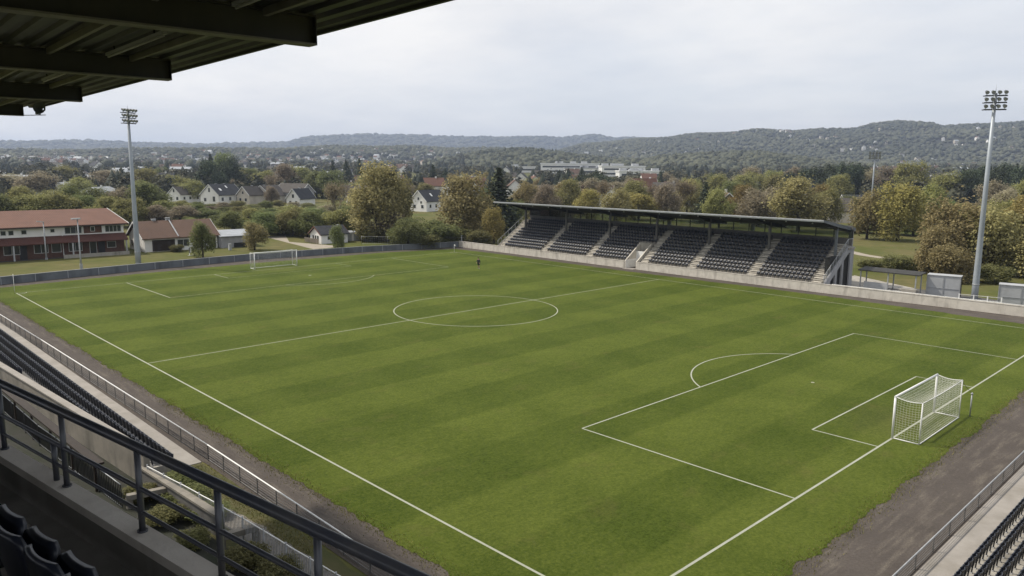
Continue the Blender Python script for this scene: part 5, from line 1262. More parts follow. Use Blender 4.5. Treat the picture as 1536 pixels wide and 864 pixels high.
for i in range(2):   # spruce: whorls of drooping sprays
    rs = random.Random(300 + i); m = MB(); m.tube([(0, 0, -.3), (0, 0, H0 * .5), (0, 0, H0 * .99)], [.22, .13, .02], 8)
    Pl, Nl = [], []
    nt_ = 26
    for j in range(nt_):
        t = (j + .3) / nt_; z = H0 * (.06 + .93 * t); rr = W0 * .5 * (1 - t) ** .85 * rs.uniform(.82, 1.1) + .12; nb_ = int(7 + 9 * (1 - t)); off = rs.uniform(0, 6)
        for b_ in range(nb_):
            a = off + 2 * PI * b_ / nb_ + rs.uniform(-.15, .15); R_ = rr * rs.uniform(.75, 1.12); q = max(5, int(26 * R_ / (W0 * .5)) + 4)
            s = nrg.random(q) ** .7; wd = nrg.normal(0, .16, q) * (1 - .5 * s)
            x = R_ * s * math.cos(a) - wd * math.sin(a); y = R_ * s * math.sin(a) + wd * math.cos(a); zz = z - R_ * s * .28 + R_ * .16 * s ** 3 + nrg.normal(0, .07, q)
            Pl.append(np.stack([x, y, zz], 1)); Nl.append(np.tile([math.cos(a) * .3, math.sin(a) * .3, .9], (q, 1)))
    P = np.concatenate(Pl); nr = np.concatenate(Nl) + nrg.normal(size=P.shape) * .35; nr /= np.linalg.norm(nr, axis=1, keepdims=True)
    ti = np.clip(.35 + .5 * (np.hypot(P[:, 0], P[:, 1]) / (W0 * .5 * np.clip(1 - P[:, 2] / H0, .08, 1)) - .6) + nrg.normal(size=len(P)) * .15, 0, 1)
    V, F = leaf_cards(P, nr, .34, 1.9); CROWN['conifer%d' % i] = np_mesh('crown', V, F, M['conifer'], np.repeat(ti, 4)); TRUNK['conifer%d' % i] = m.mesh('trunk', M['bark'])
for i in range(2):   # half-bare birch: pale branching limbs, thin haze of brown leaves
    rs = random.Random(400 + i); m = MB(); tips = []
    def grow(p, d, L_, r, depth):
        q = p + d * L_; mid = p + d * L_ * .5 + Vector((rs.uniform(-1, 1), rs.uniform(-1, 1), 0)) * L_ * .05
        m.tube([p, mid, q], [r, r * .8, r * .6], 5 if depth < 2 else 4, caps=False)
        if depth >= 4: tips.append(q); return
        for _ in range(3 if depth < 3 else 2):
            nd = (d + Vector((rs.uniform(-1, 1), rs.uniform(-1, 1), rs.uniform(-.1, .6))) * .62).normalized(); grow(q, nd, L_ * rs.uniform(.6, .8), r * .58, depth + 1); tips.append(q)
    grow(Vector((0, 0, -.3)), Vector((.02, .03, 1)).normalized(), H0 * .30, .22, 0)
    tp = np.array([tuple(t) for t in tips]); P = tp[nrg.integers(0, len(tp), 2600)] + nrg.normal(0, .55, (2600, 3)); nr = nrg.normal(size=P.shape); nr /= np.linalg.norm(nr, axis=1, keepdims=True)
    V, F = leaf_cards(P, nr, .22); CROWN['bare%d' % i] = np_mesh('crown', V, F, M['bare'], np.repeat(nrg.random(len(P)), 4)); TRUNK['bare%d' % i] = m.mesh('trunk', M['birch_bark'])
KIND = dict(olive=('broad', 4), green=('broad', 4), ochre=('broad', 4), yellow=('broad', 4), brown=('broad', 4), smallgreen=('broad', 4), smallyellow=('broad', 4), shrub=('shrub', 2), conifer=('conifer', 2), bare=('bare', 2), ivy=('shrub', 2), willow=('shrub', 2), pine=('broad', 4))
NAME = dict(ivy='ivy_bush', pine='pine_tree', willow='willow_tree', shrub='bush', conifer='conifer_tree', bare='birch_tree')
MATK = dict(smallgreen='green', smallyellow='ochre', willow='ochre', pine='conifer', ivy='green')
def tree(kd, x, y, z, H, W, label, group, seed, z_fix=None, whole=True):
    rs = random.Random(seed); b, nv_ = KIND[kd]; key = b + str(rs.randrange(nv_)); mt = M[MATK.get(kd, kd)]
    zz = float(terrain_z(x, y)) if z_fix is None else z_fix
    t = thing(NAME.get(kd, 'tree'), label, 'bush' if kd in ('shrub', 'ivy') else 'tree', (x, y, zz), rs.uniform(0, 6.28), group)
    t.scale = (W / W0, W / W0, H / H0)
    for nm, me_, mm in (('foliage' if kd in ('shrub', 'ivy') else 'crown', CROWN[key], mt), ('stem' if kd in ('shrub', 'ivy') else 'trunk', TRUNK[key], None)):
        o = bpy.data.objects.new(nm, me_); col.objects.link(o); o.parent = t
        if mm: o.material_slots[0].link = 'OBJECT'; o.material_slots[0].material = mm
    return t
def tree_one(kd, x, y, z, H, W, label, group, seed): return tree(kd, x, y, z, H, W, label, group, seed)
HAND = [('ochre', -69.1, 35.9, 0.0, 15.1, 12.2), ('olive', -75.2, 45.4, 0.0, 12.5, 6.8), ('ochre', -57.0, 48.5, 0.0, 13.2, 10.6), ('conifer', -64.0, 64.2, 0.0, 14.7, 12.3), ('yellow', -48.5, 48.6, 0.0, 6.9, 4.8), ('yellow', -59.6, 54.4, 0.0, 7.3, 6.3), ('bare', -103.7, 47.5, 0.0, 12.4, 9.0), ('green', -59.9, 36.7, 0.0, 5.0, 7.6), ('shrub', -67.9, 34.2, 0.0, 3.1, 6.5), ('green', -53.0, 38.2, 0.0, 4.8, 8.7), ('shrub', -54.6, 45.2, 0.0, 3.6, 6.7), ('shrub', -51.1, 34.4, 0.0, 3.1, 5.3), ('shrub', -47.5, 43.9, 0.0, 3.6, 5.0), ('brown', -67.3, 37.7, 0.0, 5.6, 8.0), ('green', -118.5, 32.0, 0.0, 3.4, 7.7), ('green', -108.0, 32.9, 0.0, 4.1, 8.1), ('olive', -108.2, 38.5, 0.0, 5.2, 8.6), ('green', -103.1, 40.9, 0.0, 4.7, 7.8), ('green', -92.8, 40.1, 0.0, 4.3, 7.2), ('green', -85.0, 39.5, 0.0, 3.0, 6.4), ('green', -131.3, 33.2, 0.0, 2.7, 7.8), ('shrub', -98.1, 24.4, 0.0, 2.2, 6.6), ('green', -94.1, 28.6, 0.0, 2.9, 6.6), ('shrub', -95.3, 34.5, 0.0, 2.0, 6.5), ('olive', -94.3, 47.2, 0.0, 6.0, 7.1), ('green', -145.4, 33.0, 0.0, 3.1, 7.9), ('brown', -145.2, 25.9, 0.0, 4.0, 8.7), ('olive', -154.0, 23.9, 0.0, 5.1, 8.9), ('green', -128.1, 29.2, 0.0, 2.3, 6.6), ('ochre', -93.1, 101.8, 0.0, 10.5, 8.6), ('brown', -82.0, 98.9, 0.0, 10.1, 7.9), ('olive', -102.1, 128.5, 0.0, 10.9, 10.0), ('yellow', -78.1, 110.2, 0.0, 8.6, 8.1), ('ochre', -66.2, 108.2, 0.0, 9.3, 8.0), ('olive', -87.4, 143.8, 0.0, 10.7, 9.6), ('brown', -65.9, 130.2, 0.0, 10.1, 7.9), ('ochre', -73.3, 151.3, 0.0, 10.9, 9.4), ('olive', -42.3, 118.6, 0.0, 9.7, 8.0), ('yellow', -46.2, 136.2, 0.0, 10.4, 7.9), ('brown', -45.1, 151.8, 0.0, 9.5, 8.6), ('olive', -24.0, 137.7, 0.0, 9.6, 8.3), ('green', -170.3, 31.5, 0.0, 3.6, 6.6), ('olive', -177.5, 38.4, 0.0, 3.5, 6.9), ('green', -160.4, 36.1, 0.0, 3.5, 6.5), ('brown', -179.3, 48.1, 0.0, 1.7, 7.1), ('green', -161.5, 45.1, 0.0, 2.4, 6.7), ('olive', -148.8, 43.8, 0.0, 3.1, 6.4), ('green', -166.0, 56.2, 0.0, 1.6, 7.0), ('green', -149.7, 53.0, 0.0, 2.2, 6.6), ('olive', -154.2, 59.9, 0.0, 2.4, 6.8), ('green', -138.3, 56.2, 0.0, 2.6, 6.4), ('green', -144.5, 64.2, 0.0, 2.7, 6.7), ('brown', -136.2, 64.2, 0.0, 3.6, 6.5), ('olive', -143.7, 73.7, 0.0, 3.4, 6.9), ('green', -96.5, 18.9, 0.0, 5.2, 7.3), ('olive', -100.1, 23.8, 0.0, 5.4, 7.5), ('green', -90.4, 22.4, 0.0, 5.1, 7.2), ('green', -93.8, 27.4, 0.0, 4.4, 7.4), ('olive', -88.0, 27.7, 0.0, 5.8, 7.3), ('green', -83.2, 28.4, 0.0, 5.5, 7.1), ('green', -86.4, 33.7, 0.0, 4.3, 7.4), ('olive', -80.7, 33.8, 0.0, 5.6, 7.2), ('green', -83.8, 39.3, 0.0, 6.2, 7.5), ('shrub', -217.4, 48.9, 0.0, 1.9, 6.1), ('olive', -207.9, 50.1, 0.0, 2.5, 5.5), ('green', -197.6, 50.8, 0.0, 2.4, 5.8), ('shrub', -201.3, 57.0, 0.0, 1.6, 5.5), ('brown', -192.1, 57.9, 0.0, 2.2, 5.4), ('olive', -190.8, 62.2, 0.0, 2.6, 5.8), ('shrub', -179.9, 62.0, 0.0, 2.3, 5.7), ('green', -181.5, 67.6, 0.0, 2.8, 5.3), ('olive', -184.7, 74.2, 0.0, 2.7, 5.9), ('brown', -177.8, 75.7, 0.0, 2.3, 4.9), ('shrub', -171.8, 77.6, 0.0, 2.7, 5.3), ('green', -143.9, -13.2, 0.0, 7.7, 8.1), ('olive', -143.2, -8.1, 0.0, 7.6, 8.9), ('olive', -144.2, -1.9, 0.0, 8.0, 10.0), ('green', -144.7, 3.3, 0.0, 7.3, 8.0), ('olive', -136.8, 5.8, 0.0, 7.2, 8.8), ('olive', -130.8, 9.2, 0.0, 6.7, 8.4), ('brown', -131.1, 14.7, 0.0, 5.0, 7.3), ('olive', -174.2, -4.3, 0.0, 8.6, 9.8), ('olive', -168.8, 1.4, 0.0, 7.9, 8.7), ('green', -169.9, 7.5, 0.0, 8.9, 7.9), ('green', -165.8, 11.7, 0.0, 8.5, 8.9), ('brown', -164.7, 17.2, 0.0, 8.1, 9.1), ('green', -161.5, 23.4, 0.0, 9.9, 11.7), ('green', -150.4, -15.6, 0.0, 7.8, 8.5), ('smallgreen', -62.9, -1.4, 0.0, 5.7, 3.9), ('smallyellow', -67.7, 9.6, 0.0, 4.9, 4.4), ('smallgreen', -56.6, 19.4, 0.0, 4.5, 2.8), ('green', -53.4, 32.0, 0.0, 5.0, 6.7), ('brown', -327.2, 24.1, 0.6, 8.9, 20.1), ('brown', -285.0, 24.7, 0.0, 11.1, 15.7), ('olive', -413.4, 64.3, 1.9, 11.4, 16.8), ('olive', -274.2, 36.0, 0.0, 9.4, 13.1), ('brown', -332.0, 62.4, 0.8, 10.7, 17.0), ('olive', -288.6, 64.3, 0.2, 12.5, 17.3), ('olive', -269.0, 70.2, 0.0, 10.2, 16.7), ('conifer', -327.5, 110.3, 1.0, 18.9, 11.6), ('green', -313.1, 111.0, 0.8, 19.6, 13.3), ('conifer', -340.3, 111.5, 1.1, 15.4, 10.5), ('olive', -300.7, 109.5, 0.6, 13.4, 14.2), ('green', -305.3, 119.0, 0.7, 12.0, 14.6), ('olive', -271.2, 111.3, 0.2, 11.5, 14.0), ('brown', -247.0, 107.6, 0.0, 15.1, 13.8), ('olive', -287.6, 137.5, 0.6, 13.0, 14.6), ('green', -246.0, 123.1, 0.0, 12.0, 13.6), ('olive', -243.5, 67.9, 0.0, 8.4, 10.5), ('green', -232.5, 122.7, 0.0, 12.2, 14.4), ('conifer', -306.4, 175.7, 1.1, 16.8, 9.5), ('conifer', -309.9, 186.4, 1.2, 17.5, 9.7), ('conifer', -320.2, 175.7, 1.3, 15.9, 9.0), ('olive', -223.2, 132.4, 0.0, 10.6, 12.7), ('conifer', -273.7, 209.8, 1.0, 14.4, 10.3), ('conifer', -276.9, 220.8, 1.1, 12.1, 9.0), ('olive', -180.4, 133.6, 0.0, 7.8, 9.4), ('green', -66.6, 71.6, 0.0, 7.1, 6.1), ('brown', -125.8, 132.8, 0.0, 6.7, 10.0), ('olive', -102.3, 113.8, 0.0, 6.3, 8.8), ('brown', -145.2, 170.2, 0.0, 4.3, 10.5), ('conifer', -233.1, 266.4, 1.1, 11.4, 9.0), ('conifer', -229.5, 270.2, 1.1, 12.6, 10.5), ('conifer', -230.9, 283.1, 1.3, 13.2, 11.5), ('conifer', -218.9, 281.2, 1.2, 11.9, 10.5), ('green', -160.3, 197.8, 0.0, 9.5, 14.4), ('brown', -135.3, 180.6, 0.0, 10.0, 14.6), ('bare', -85.0, 124.7, 0.0, 12.4, 9.4), ('brown', -135.3, 195.0, 0.0, 8.9, 11.9), ('yellow', -71.3, 124.5, 0.0, 7.4, 10.5), ('bare', -82.9, 148.5, 0.0, 10.7, 8.4), ('conifer', -164.4, 265.7, 0.5, 12.7, 7.3), ('bare', -69.5, 140.8, 0.0, 12.6, 9.8), ('olive', -109.1, 207.8, 0.0, 10.3, 10.5), ('conifer', -53.0, 129.1, 0.0, 11.1, 8.2), ('olive', -106.4, 225.1, 0.0, 11.8, 12.4), ('olive', -95.6, 221.9, 0.0, 12.0, 13.1), ('green', -77.2, 183.3, 0.0, 10.1, 10.9), ('brown', -38.1, 130.2, 0.0, 9.3, 10.5), ('ochre', -24.0, 123.2, 0.0, 12.8, 13.2), ('olive', -107.2, 253.1, 0.0, 12.8, 14.4), ('olive', -85.7, 232.2, 0.0, 12.0, 12.0), ('brown', -134.8, 296.6, 0.7, 14.4, 16.6), ('brown', -104.7, 284.6, 0.3, 14.9, 14.6), ('olive', -115.9, 287.4, 0.4, 12.9, 12.6), ('yellow', -52.0, 195.2, 0.0, 9.8, 8.7), ('conifer', -53.8, 207.7, 0.0, 6.3, 5.9), ('ochre', -5.5, 116.5, 0.0, 10.4, 8.2), ('yellow', 0.5, 117.0, 0.0, 11.7, 10.2), ('olive', 1.9, 130.0, 0.0, 11.8, 8.4), ('willow', 23.7, 74.7, 0.0, 12.4, 9.8), ('willow', 27.5, 74.3, 0.0, 11.3, 8.4), ('willow', 23.4, 68.7, 0.0, 8.8, 6.2), ('green', 21.8, 87.2, 0.0, 4.7, 8.9), ('olive', 21.8, 105.9, 0.0, 9.5, 8.2), ('yellow', 26.7, 98.0, 0.0, 10.9, 9.2), ('willow', 34.2, 74.1, 0.0, 6.7, 7.6), ('brown', 13.2, 140.3, 0.0, 10.4, 8.1), ('shrub', 15.1, 65.8, 0.0, 2.1, 4.1), ('shrub', 17.9, 68.7, 0.0, 2.7, 4.7), ('shrub', 20.3, 71.2, 0.0, 2.1, 4.1), ('green', -1.4, 154.0, 0.0, 7.4, 9.0), ('willow', 26.9, 62.1, 0.0, 5.9, 5.6), ('shrub', 31.3, 65.3, 0.0, 2.8, 4.4), ('shrub', 27.0, 78.1, 0.0, 2.1, 6.8), ('shrub', 30.4, 81.7, 0.0, 2.6, 5.9), ('olive', 24.7, 81.6, 0.0, 6.2, 7.1), ('green', -1.6, 132.1, 0.0, 5.0, 7.4), ('green', -7.6, 133.1, 0.0, 3.2, 9.2), ('green', -13.1, 131.7, 0.0, 2.1, 7.8), ('green', -9.4, 147.1, 0.0, 4.4, 9.1), ('olive', -15.9, 149.0, 0.0, 5.0, 9.0), ('brown', -7.9, 154.4, 0.0, 5.2, 8.3), ('green', -0.7, 144.6, 0.0, 3.0, 7.8), ('pine', -97.3, 263.5, 0.0, 12.9, 12.7), ('pine', -99.3, 283.1, 0.3, 13.8, 13.2), ('pine', -88.4, 272.7, 0.1, 15.2, 12.7), ('pine', -92.5, 297.3, 0.4, 15.8, 13.4), ('pine', -81.2, 287.5, 0.2, 16.6, 12.9), ('pine', -83.3, 306.9, 0.5, 15.5, 13.4), ('pine', -35.2, 284.8, 0.0, 14.3, 11.5), ('pine', -37.2, 311.6, 0.3, 15.4, 12.3), ('pine', -30.0, 304.6, 0.2, 15.5, 11.9), ('pine', -31.5, 331.9, 0.6, 16.3, 12.7), ('pine', -23.2, 319.0, 0.4, 16.0, 12.1), ('pine', -152.1, 191.9, 0.0, 10.8, 12.3), ('pine', -155.2, 203.2, 0.0, 12.4, 12.7), ('pine', -142.2, 195.0, 0.0, 11.4, 12.1), ('pine', -267.8, 86.0, 0.1, 16.2, 12.7), ('pine', -282.3, 99.7, 0.3, 17.3, 13.4), ('brown', -67.6, 294.4, 0.2, 15.2, 13.2), ('olive', -53.7, 280.0, 0.0, 17.3, 15.1), ('olive', -40.6, 279.1, 0.0, 13.5, 13.6), ('conifer', -39.3, 294.9, 0.1, 15.0, 10.8), ('conifer', -41.4, 321.6, 0.5, 13.8, 10.4), ('brown', -77.6, 298.4, 0.3, 13.6, 11.9), ('conifer', -81.4, 280.0, 0.1, 16.3, 11.5), ('conifer', -80.6, 295.2, 0.3, 17.1, 10.7), ('conifer', -94.2, 295.5, 0.4, 16.1, 11.0), ('conifer', -33.9, 329.5, 0.6, 16.3, 10.4), ('conifer', -32.7, 345.2, 0.8, 16.8, 11.9), ('conifer', -40.8, 336.7, 0.7, 15.7, 10.1), ('brown', -12.5, 236.2, 0.0, 10.9, 11.8), ('olive', -8.4, 254.9, 0.0, 11.7, 11.3), ('conifer', -27.6, 350.5, 0.8, 17.4, 10.7), ('olive', -69.5, 249.1, 0.0, 12.2, 11.5)]
RND = [('brown', -176.7, 231.2, 0.2, 9.4, 7.9), ('ochre', 1.4, 237.2, 0.0, 7.2, 6.1), ('green', -275.0, 233.4, 1.2, 8.4, 8.0), ('green', -220.8, 208.1, 0.4, 7.6, 6.1), ('olive', -214.1, 225.0, 0.5, 8.3, 8.4), ('conifer', -49.8, 417.3, 1.8, 9.3, 4.6), ('conifer', -75.1, 213.3, 0.0, 9.7, 4.9), ('green', -170.5, 386.4, 2.0, 8.4, 6.8), ('brown', -135.2, 203.5, 0.0, 10.3, 8.9), ('olive', -32.4, 411.6, 1.7, 8.4, 8.0), ('conifer', -119.8, 222.1, 0.0, 10.0, 5.0), ('olive', -453.9, 34.8, 2.4, 8.6, 8.9), ('green', -290.0, 227.5, 1.3, 6.6, 5.4), ('brown', -243.7, 242.4, 1.0, 7.5, 6.6), ('conifer', -146.9, 183.5, 0.0, 9.9, 5.0), ('conifer', -253.5, 236.2, 1.0, 7.7, 3.9), ('ochre', -149.8, 385.5, 1.9, 7.8, 8.1), ('green', -106.7, 167.1, 0.0, 8.3, 7.6), ('conifer', -281.1, 257.4, 1.5, 11.5, 5.8), ('conifer', -21.7, 284.3, 0.0, 11.6, 5.8), ('ochre', -291.3, 82.6, 0.3, 7.0, 6.2), ('olive', -11.0, 276.6, 0.0, 8.1, 7.3), ('green', -42.5, 473.2, 2.6, 9.3, 9.8), ('brown', -216.4, 150.4, 0.0, 7.8, 7.5), ('ochre', -387.0, 22.7, 1.4, 9.3, 8.1), ('olive', -152.5, 164.3, 0.0, 7.0, 7.1), ('brown', -191.3, 352.1, 1.7, 7.1, 7.3), ('olive', -205.4, 261.9, 0.8, 7.6, 7.5), ('green', -405.7, 114.1, 2.0, 10.3, 9.6), ('green', -35.9, 178.9, 0.0, 6.8, 6.8), ('green', -157.8, 253.0, 0.3, 7.7, 6.9), ('green', -372.8, 19.8, 1.2, 8.6, 7.0), ('ochre', -247.9, 203.6, 0.7, 9.1, 8.3), ('brown', -95.9, 458.6, 2.5, 9.3, 9.7), ('brown', -207.6, 82.8, 0.0, 6.7, 5.4), ('brown', -132.8, 161.7, 0.0, 7.4, 5.9), ('conifer', -69.6, 378.8, 1.4, 8.1, 4.1), ('green', -73.6, 393.3, 1.6, 6.8, 5.2), ('brown', -210.7, 335.9, 1.7, 9.8, 9.0), ('green', -172.0, 271.8, 0.6, 8.5, 6.4), ('green', -117.0, 325.9, 0.9, 6.8, 5.4), ('brown', -342.9, 132.6, 1.3, 9.0, 7.1), ('olive', -202.6, 189.6, 0.1, 9.3, 8.8), ('brown', -25.8, 396.9, 1.5, 10.4, 10.7), ('conifer', -358.5, 17.1, 1.0, 11.9, 6.0), ('ochre', -131.8, 365.6, 1.5, 10.0, 10.0), ('green', -11.9, 294.8, 0.0, 7.7, 7.1), ('green', -154.6, 101.1, 0.0, 6.8, 6.1), ('brown', -136.6, 237.6, 0.0, 9.9, 10.0), ('conifer', -186.8, -10.0, 0.0, 11.9, 6.0), ('olive', -12.1, 289.2, 0.0, 7.4, 5.9), ('ochre', 0.3, 230.9, 0.0, 6.8, 6.7), ('yellow', -237.7, -7.5, 0.0, 10.2, 9.6), ('bare', -172.4, 110.6, 0.0, 6.5, 4.6), ('brown', -7.4, 307.9, 0.2, 9.1, 9.2), ('green', -150.9, 138.3, 0.0, 6.6, 5.8), ('ochre', -312.9, 15.8, 0.4, 7.9, 6.9), ('conifer', -304.8, 4.4, 0.3, 7.8, 3.9), ('bare', -167.9, 110.1, 0.0, 7.1, 4.9), ('green', -325.3, 204.9, 1.6, 7.8, 7.6), ('green', -43.4, 402.4, 1.6, 9.5, 9.1), ('green', 3.5, 182.9, 0.0, 6.9, 6.7), ('bare', -109.7, 384.7, 1.6, 7.4, 5.2), ('bare', -263.9, 227.7, 1.1, 6.8, 4.8), ('ochre', -114.2, 139.8, 0.0, 10.0, 10.5), ('olive', -169.3, 314.8, 1.1, 9.6, 8.1), ('ochre', -263.7, 238.9, 1.2, 10.2, 7.7), ('brown', -106.7, 176.0, 0.0, 7.9, 6.0), ('green', 13.5, 202.4, 0.0, 9.8, 9.7), ('bare', -203.4, 143.9, 0.0, 7.7, 5.4), ('conifer', -82.3, 169.7, 0.0, 7.9, 3.9), ('brown', -446.7, 32.0, 2.3, 9.1, 7.9), ('olive', -9.2, 267.6, 0.0, 9.8, 7.5), ('green', -158.2, 88.1, 0.0, 6.7, 6.1), ('brown', -36.9, 149.8, 0.0, 7.0, 6.5), ('brown', -259.8, 92.4, 0.0, 8.3, 7.3), ('conifer', -404.4, 27.4, 1.7, 9.6, 4.8), ('ochre', -240.8, 197.5, 0.5, 9.8, 9.8), ('olive', -221.8, 178.6, 0.2, 6.7, 5.3), ('olive', -151.7, 378.4, 1.8, 6.6, 5.1), ('olive', -186.6, 278.8, 0.8, 7.3, 7.6), ('green', -277.0, 266.0, 1.6, 9.2, 8.9), ('bare', -375.9, 126.4, 1.7, 9.5, 6.7), ('brown', -169.7, 101.4, 0.0, 7.1, 7.4), ('green', -184.1, 344.8, 1.6, 9.7, 8.0), ('olive', -223.4, 239.3, 0.8, 7.5, 6.8), ('brown', -92.7, 391.4, 1.6, 7.6, 7.9), ('green', -144.7, 340.1, 1.3, 7.1, 6.6), ('ochre', -196.9, 213.4, 0.2, 8.8, 8.2), ('conifer', -335.8, 100.5, 1.0, 8.2, 4.1), ('conifer', -416.3, 23.8, 1.8, 11.6, 5.8), ('olive', -378.2, 145.1, 1.8, 6.7, 5.1)]
LABELS = {0: 'tallest ochre-green tree standing left of the white gabled house', 1: 'tall olive tree pressed against the tallest ochre tree', 2: 'broad ochre tree between white gabled house and dark spruce', 3: 'tall dark spruce standing left of the stand roof', 4: 'small yellow-green tree beside the left stair of the stand',
          5: 'yellowish tree at the far pitch corner behind the wall', 6: 'tall half-bare tree with brown twigs left of the tallest tree'}
def zone(x, y):
    d = math.hypot(x - CAM.x, y - CAM.y); s = (x - CAM.x) * rt.x + (y - CAM.y) * rt.y; f = (x - CAM.x) * -math.sin(YAW) + (y - CAM.y) * math.cos(YAW); a = math.degrees(math.atan2(s, f))
    if d > 290: where = 'far off'
    elif d > 225: where = 'middle distance'
    else: where = 'nearest'
    side = 'left of the left mast' if a < -27 else 'behind clubhouse and annexe' if a < -17 else 'behind the far goal' if a < -2 else 'behind the main stand' if a < 22 else 'around the right mast'
    return where, side
LOOK = dict(olive='olive leafy tree', green='dark green leafy tree', ochre='ochre autumn tree', yellow='yellow-green tree', brown='brownish thinning tree', shrub='low olive bush', conifer='dark conifer', bare='pale half-bare birch', smallgreen='small round green tree', smallyellow='small round yellow tree', willow='broad ochre willow with low foliage', pine='dark broad pine')
for i, (kd, x, y, z, H, W) in enumerate(HAND + RND):
    where, side = zone(x, y)
    lab = LABELS.get(i) or f'{LOOK[kd]} {side}, {where}'
    if kd == 'smallgreen': lab = 'small round green tree on the lawn before the annexe' if x > -66 and y < 5 else 'small dark green tree before the white bungalow'
    if kd == 'smallyellow': lab = 'small round yellowing tree beside the grey shed'
    tree(kd, x, y, z, H, W, lab, (f'{LOOK[kd]}s {side}, {where}' if i not in LABELS else None), 1000 + i)
# bushes and ivy in the yard below the viewing stand
for i, (x, y, H, W, lab) in enumerate(((33.2, -38.7, 1.0, 1.7, 'yellow-green bush inside the white-railed fence, by the concrete beam'), (35.0, -38.3, .9, 1.7, 'olive bush inside the white-railed fence, nearest the viewer'), (30.2, -39.5, .7, 1.3, 'dark bush behind the white-railed fence'),
        (27.5, -39.6, .8, 1.6, 'dark green bush against the retaining wall'), (38.0, -38.6, .8, 1.6, 'small bush at near end of white-railed fence'), (24.6, -39.6, .9, 1.4, 'dark ivy bush at end of the low stand wall'))):
    tree('shrub', x, y, 0, H, W, lab, None, 77 + i, z_fix=0)
for i, (x, y, H, W, lab) in enumerate(((24.3, -38.0, .75, 2.0, 'dark ivy mound on the verge where the walkway ends'), (26.2, -38.15, .7, 2.0, 'dark ivy mound in front of retaining wall, middle one'), (28.2, -38.1, .6, 1.8, 'dark ivy mound beside the gravel path start'))):
    tree('ivy', x, y, 0, H, W, lab, None, 55 + i, z_fix=0)
tree('shrub', -73.6, -1.5, 0, 1.5, 2.3, 'round yellow-green bush before the annexe garage door', None, 99, z_fix=0)

# ------------------------------------------------------------------ woods and distant trees as masses
ico = {}
for lv in (0, 1, 2):
    bm = bmesh.new(); bmesh.ops.create_icosphere(bm, subdivisions=lv + 1, radius=1.0); bm.verts.ensure_lookup_table()
    ico[lv] = (np.array([v.co for v in bm.verts]), np.array([[v.index for v in f.verts] for f in bm.faces])); bm.free()
def polar_points(n, d0, d1, a0, a1, power=2):
    D = (nrg.random(n) * (d1 ** power - d0 ** power) + d0 ** power) ** (1 / power); A = np.radians(nrg.uniform(a0, a1, n))
    X = CAM.x + D * (np.cos(A) * -math.sin(YAW) + np.sin(A) * math.cos(YAW)); Y = CAM.y + D * (np.cos(A) * math.cos(YAW) + np.sin(A) * math.sin(YAW))
    return X, Y, D, A
def merge(name, label, X, Y, hgt, wid, tint, proto, mat):
    Z = terrain_z(X, Y); vs, fs, ts, off = [], [], [], 0
    pick = nrg.integers(0, len(proto), len(X)); rot = nrg.random(len(X)) * 2 * PI
    for k, (PV, PF, PT_) in enumerate(proto):
        ii = np.where(pick == k)[0]
        if not len(ii): continue
        c, s = np.cos(rot[ii]), np.sin(rot[ii])
        V = np.empty((len(ii), len(PV), 3)); V[:, :, 0] = (PV[None, :, 0] * c[:, None] - PV[None, :, 1] * s[:, None]) * wid[ii, None] + X[ii, None]
        V[:, :, 1] = (PV[None, :, 0] * s[:, None] + PV[None, :, 1] * c[:, None]) * wid[ii, None] + Y[ii, None]; V[:, :, 2] = PV[None, :, 2] * hgt[ii, None] + Z[ii, None]
        F = PF[None] + (np.arange(len(ii)) * len(PV))[:, None, None] + off; off += len(ii) * len(PV)
        vs.append(V.reshape(-1, 3)); fs.append(F.reshape(-1, PF.shape[1])); ts.append(np.clip(tint[ii, None] + PT_[None], 0, 1).ravel())
    me = np_mesh(name, np.concatenate(vs), np.concatenate(fs), mat, np.concatenate(ts)); o = bpy.data.objects.new(name, me); col.objects.link(o); kind(o, 'stuff'); tag(o, label, 'woods'); return o
def blob(lv, rough):
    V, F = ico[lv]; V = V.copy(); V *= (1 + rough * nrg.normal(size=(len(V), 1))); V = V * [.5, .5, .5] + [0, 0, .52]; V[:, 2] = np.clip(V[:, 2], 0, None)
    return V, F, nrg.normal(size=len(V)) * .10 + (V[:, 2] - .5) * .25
def cone(rough):
    k = 7; a = np.arange(k) * 2 * PI / k; vs = [(0, 0, 1.0)]
    for z, r in ((.7, .18), (.45, .30), (.2, .42), (.0, .38)): vs += [(r * (1 + rough * nrg.normal()) * math.cos(q), r * (1 + rough * nrg.normal()) * math.sin(q), z + .04 * nrg.normal()) for q in a]
    F = [(0, 1 + i, 1 + (i + 1) % k) for i in range(k)]
    for j in range(3):
        for i in range(k):
            p, q = 1 + j * k + i, 1 + j * k + (i + 1) % k; F += [(p, p + k, q + k), (p, q + k, q)]
    return np.array(vs), np.array(F), np.full(len(vs), -.30) + nrg.normal(size=len(vs)) * .06
def lod_crown(n):
    rs = random.Random(int(nrg.integers(1e6))); Ls = lobes_broad(rs, 1, .95, 8, .3, rs.random() < .5)
    P, nr, ti = lobes_points(Ls, n, .6, -.6, 4.0); V, F = leaf_cards(P, nr, .13, 1.3)
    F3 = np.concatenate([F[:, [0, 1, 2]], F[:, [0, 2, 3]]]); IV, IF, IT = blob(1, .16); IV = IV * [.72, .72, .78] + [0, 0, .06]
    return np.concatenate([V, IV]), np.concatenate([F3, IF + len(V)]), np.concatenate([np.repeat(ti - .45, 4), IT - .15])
lods = [lod_crown(190) for _ in range(6)]
blobs1 = [blob(1, .15) for _ in range(8)] + [cone(.2) for _ in range(2)]
blobs0 = [blob(0, .2) for _ in range(6)] + [cone(.2)]
def px_of(A): return 768 + F2 * np.tan(A)
TWN = np.array([(x, y) for x, y, _ in TOWN])
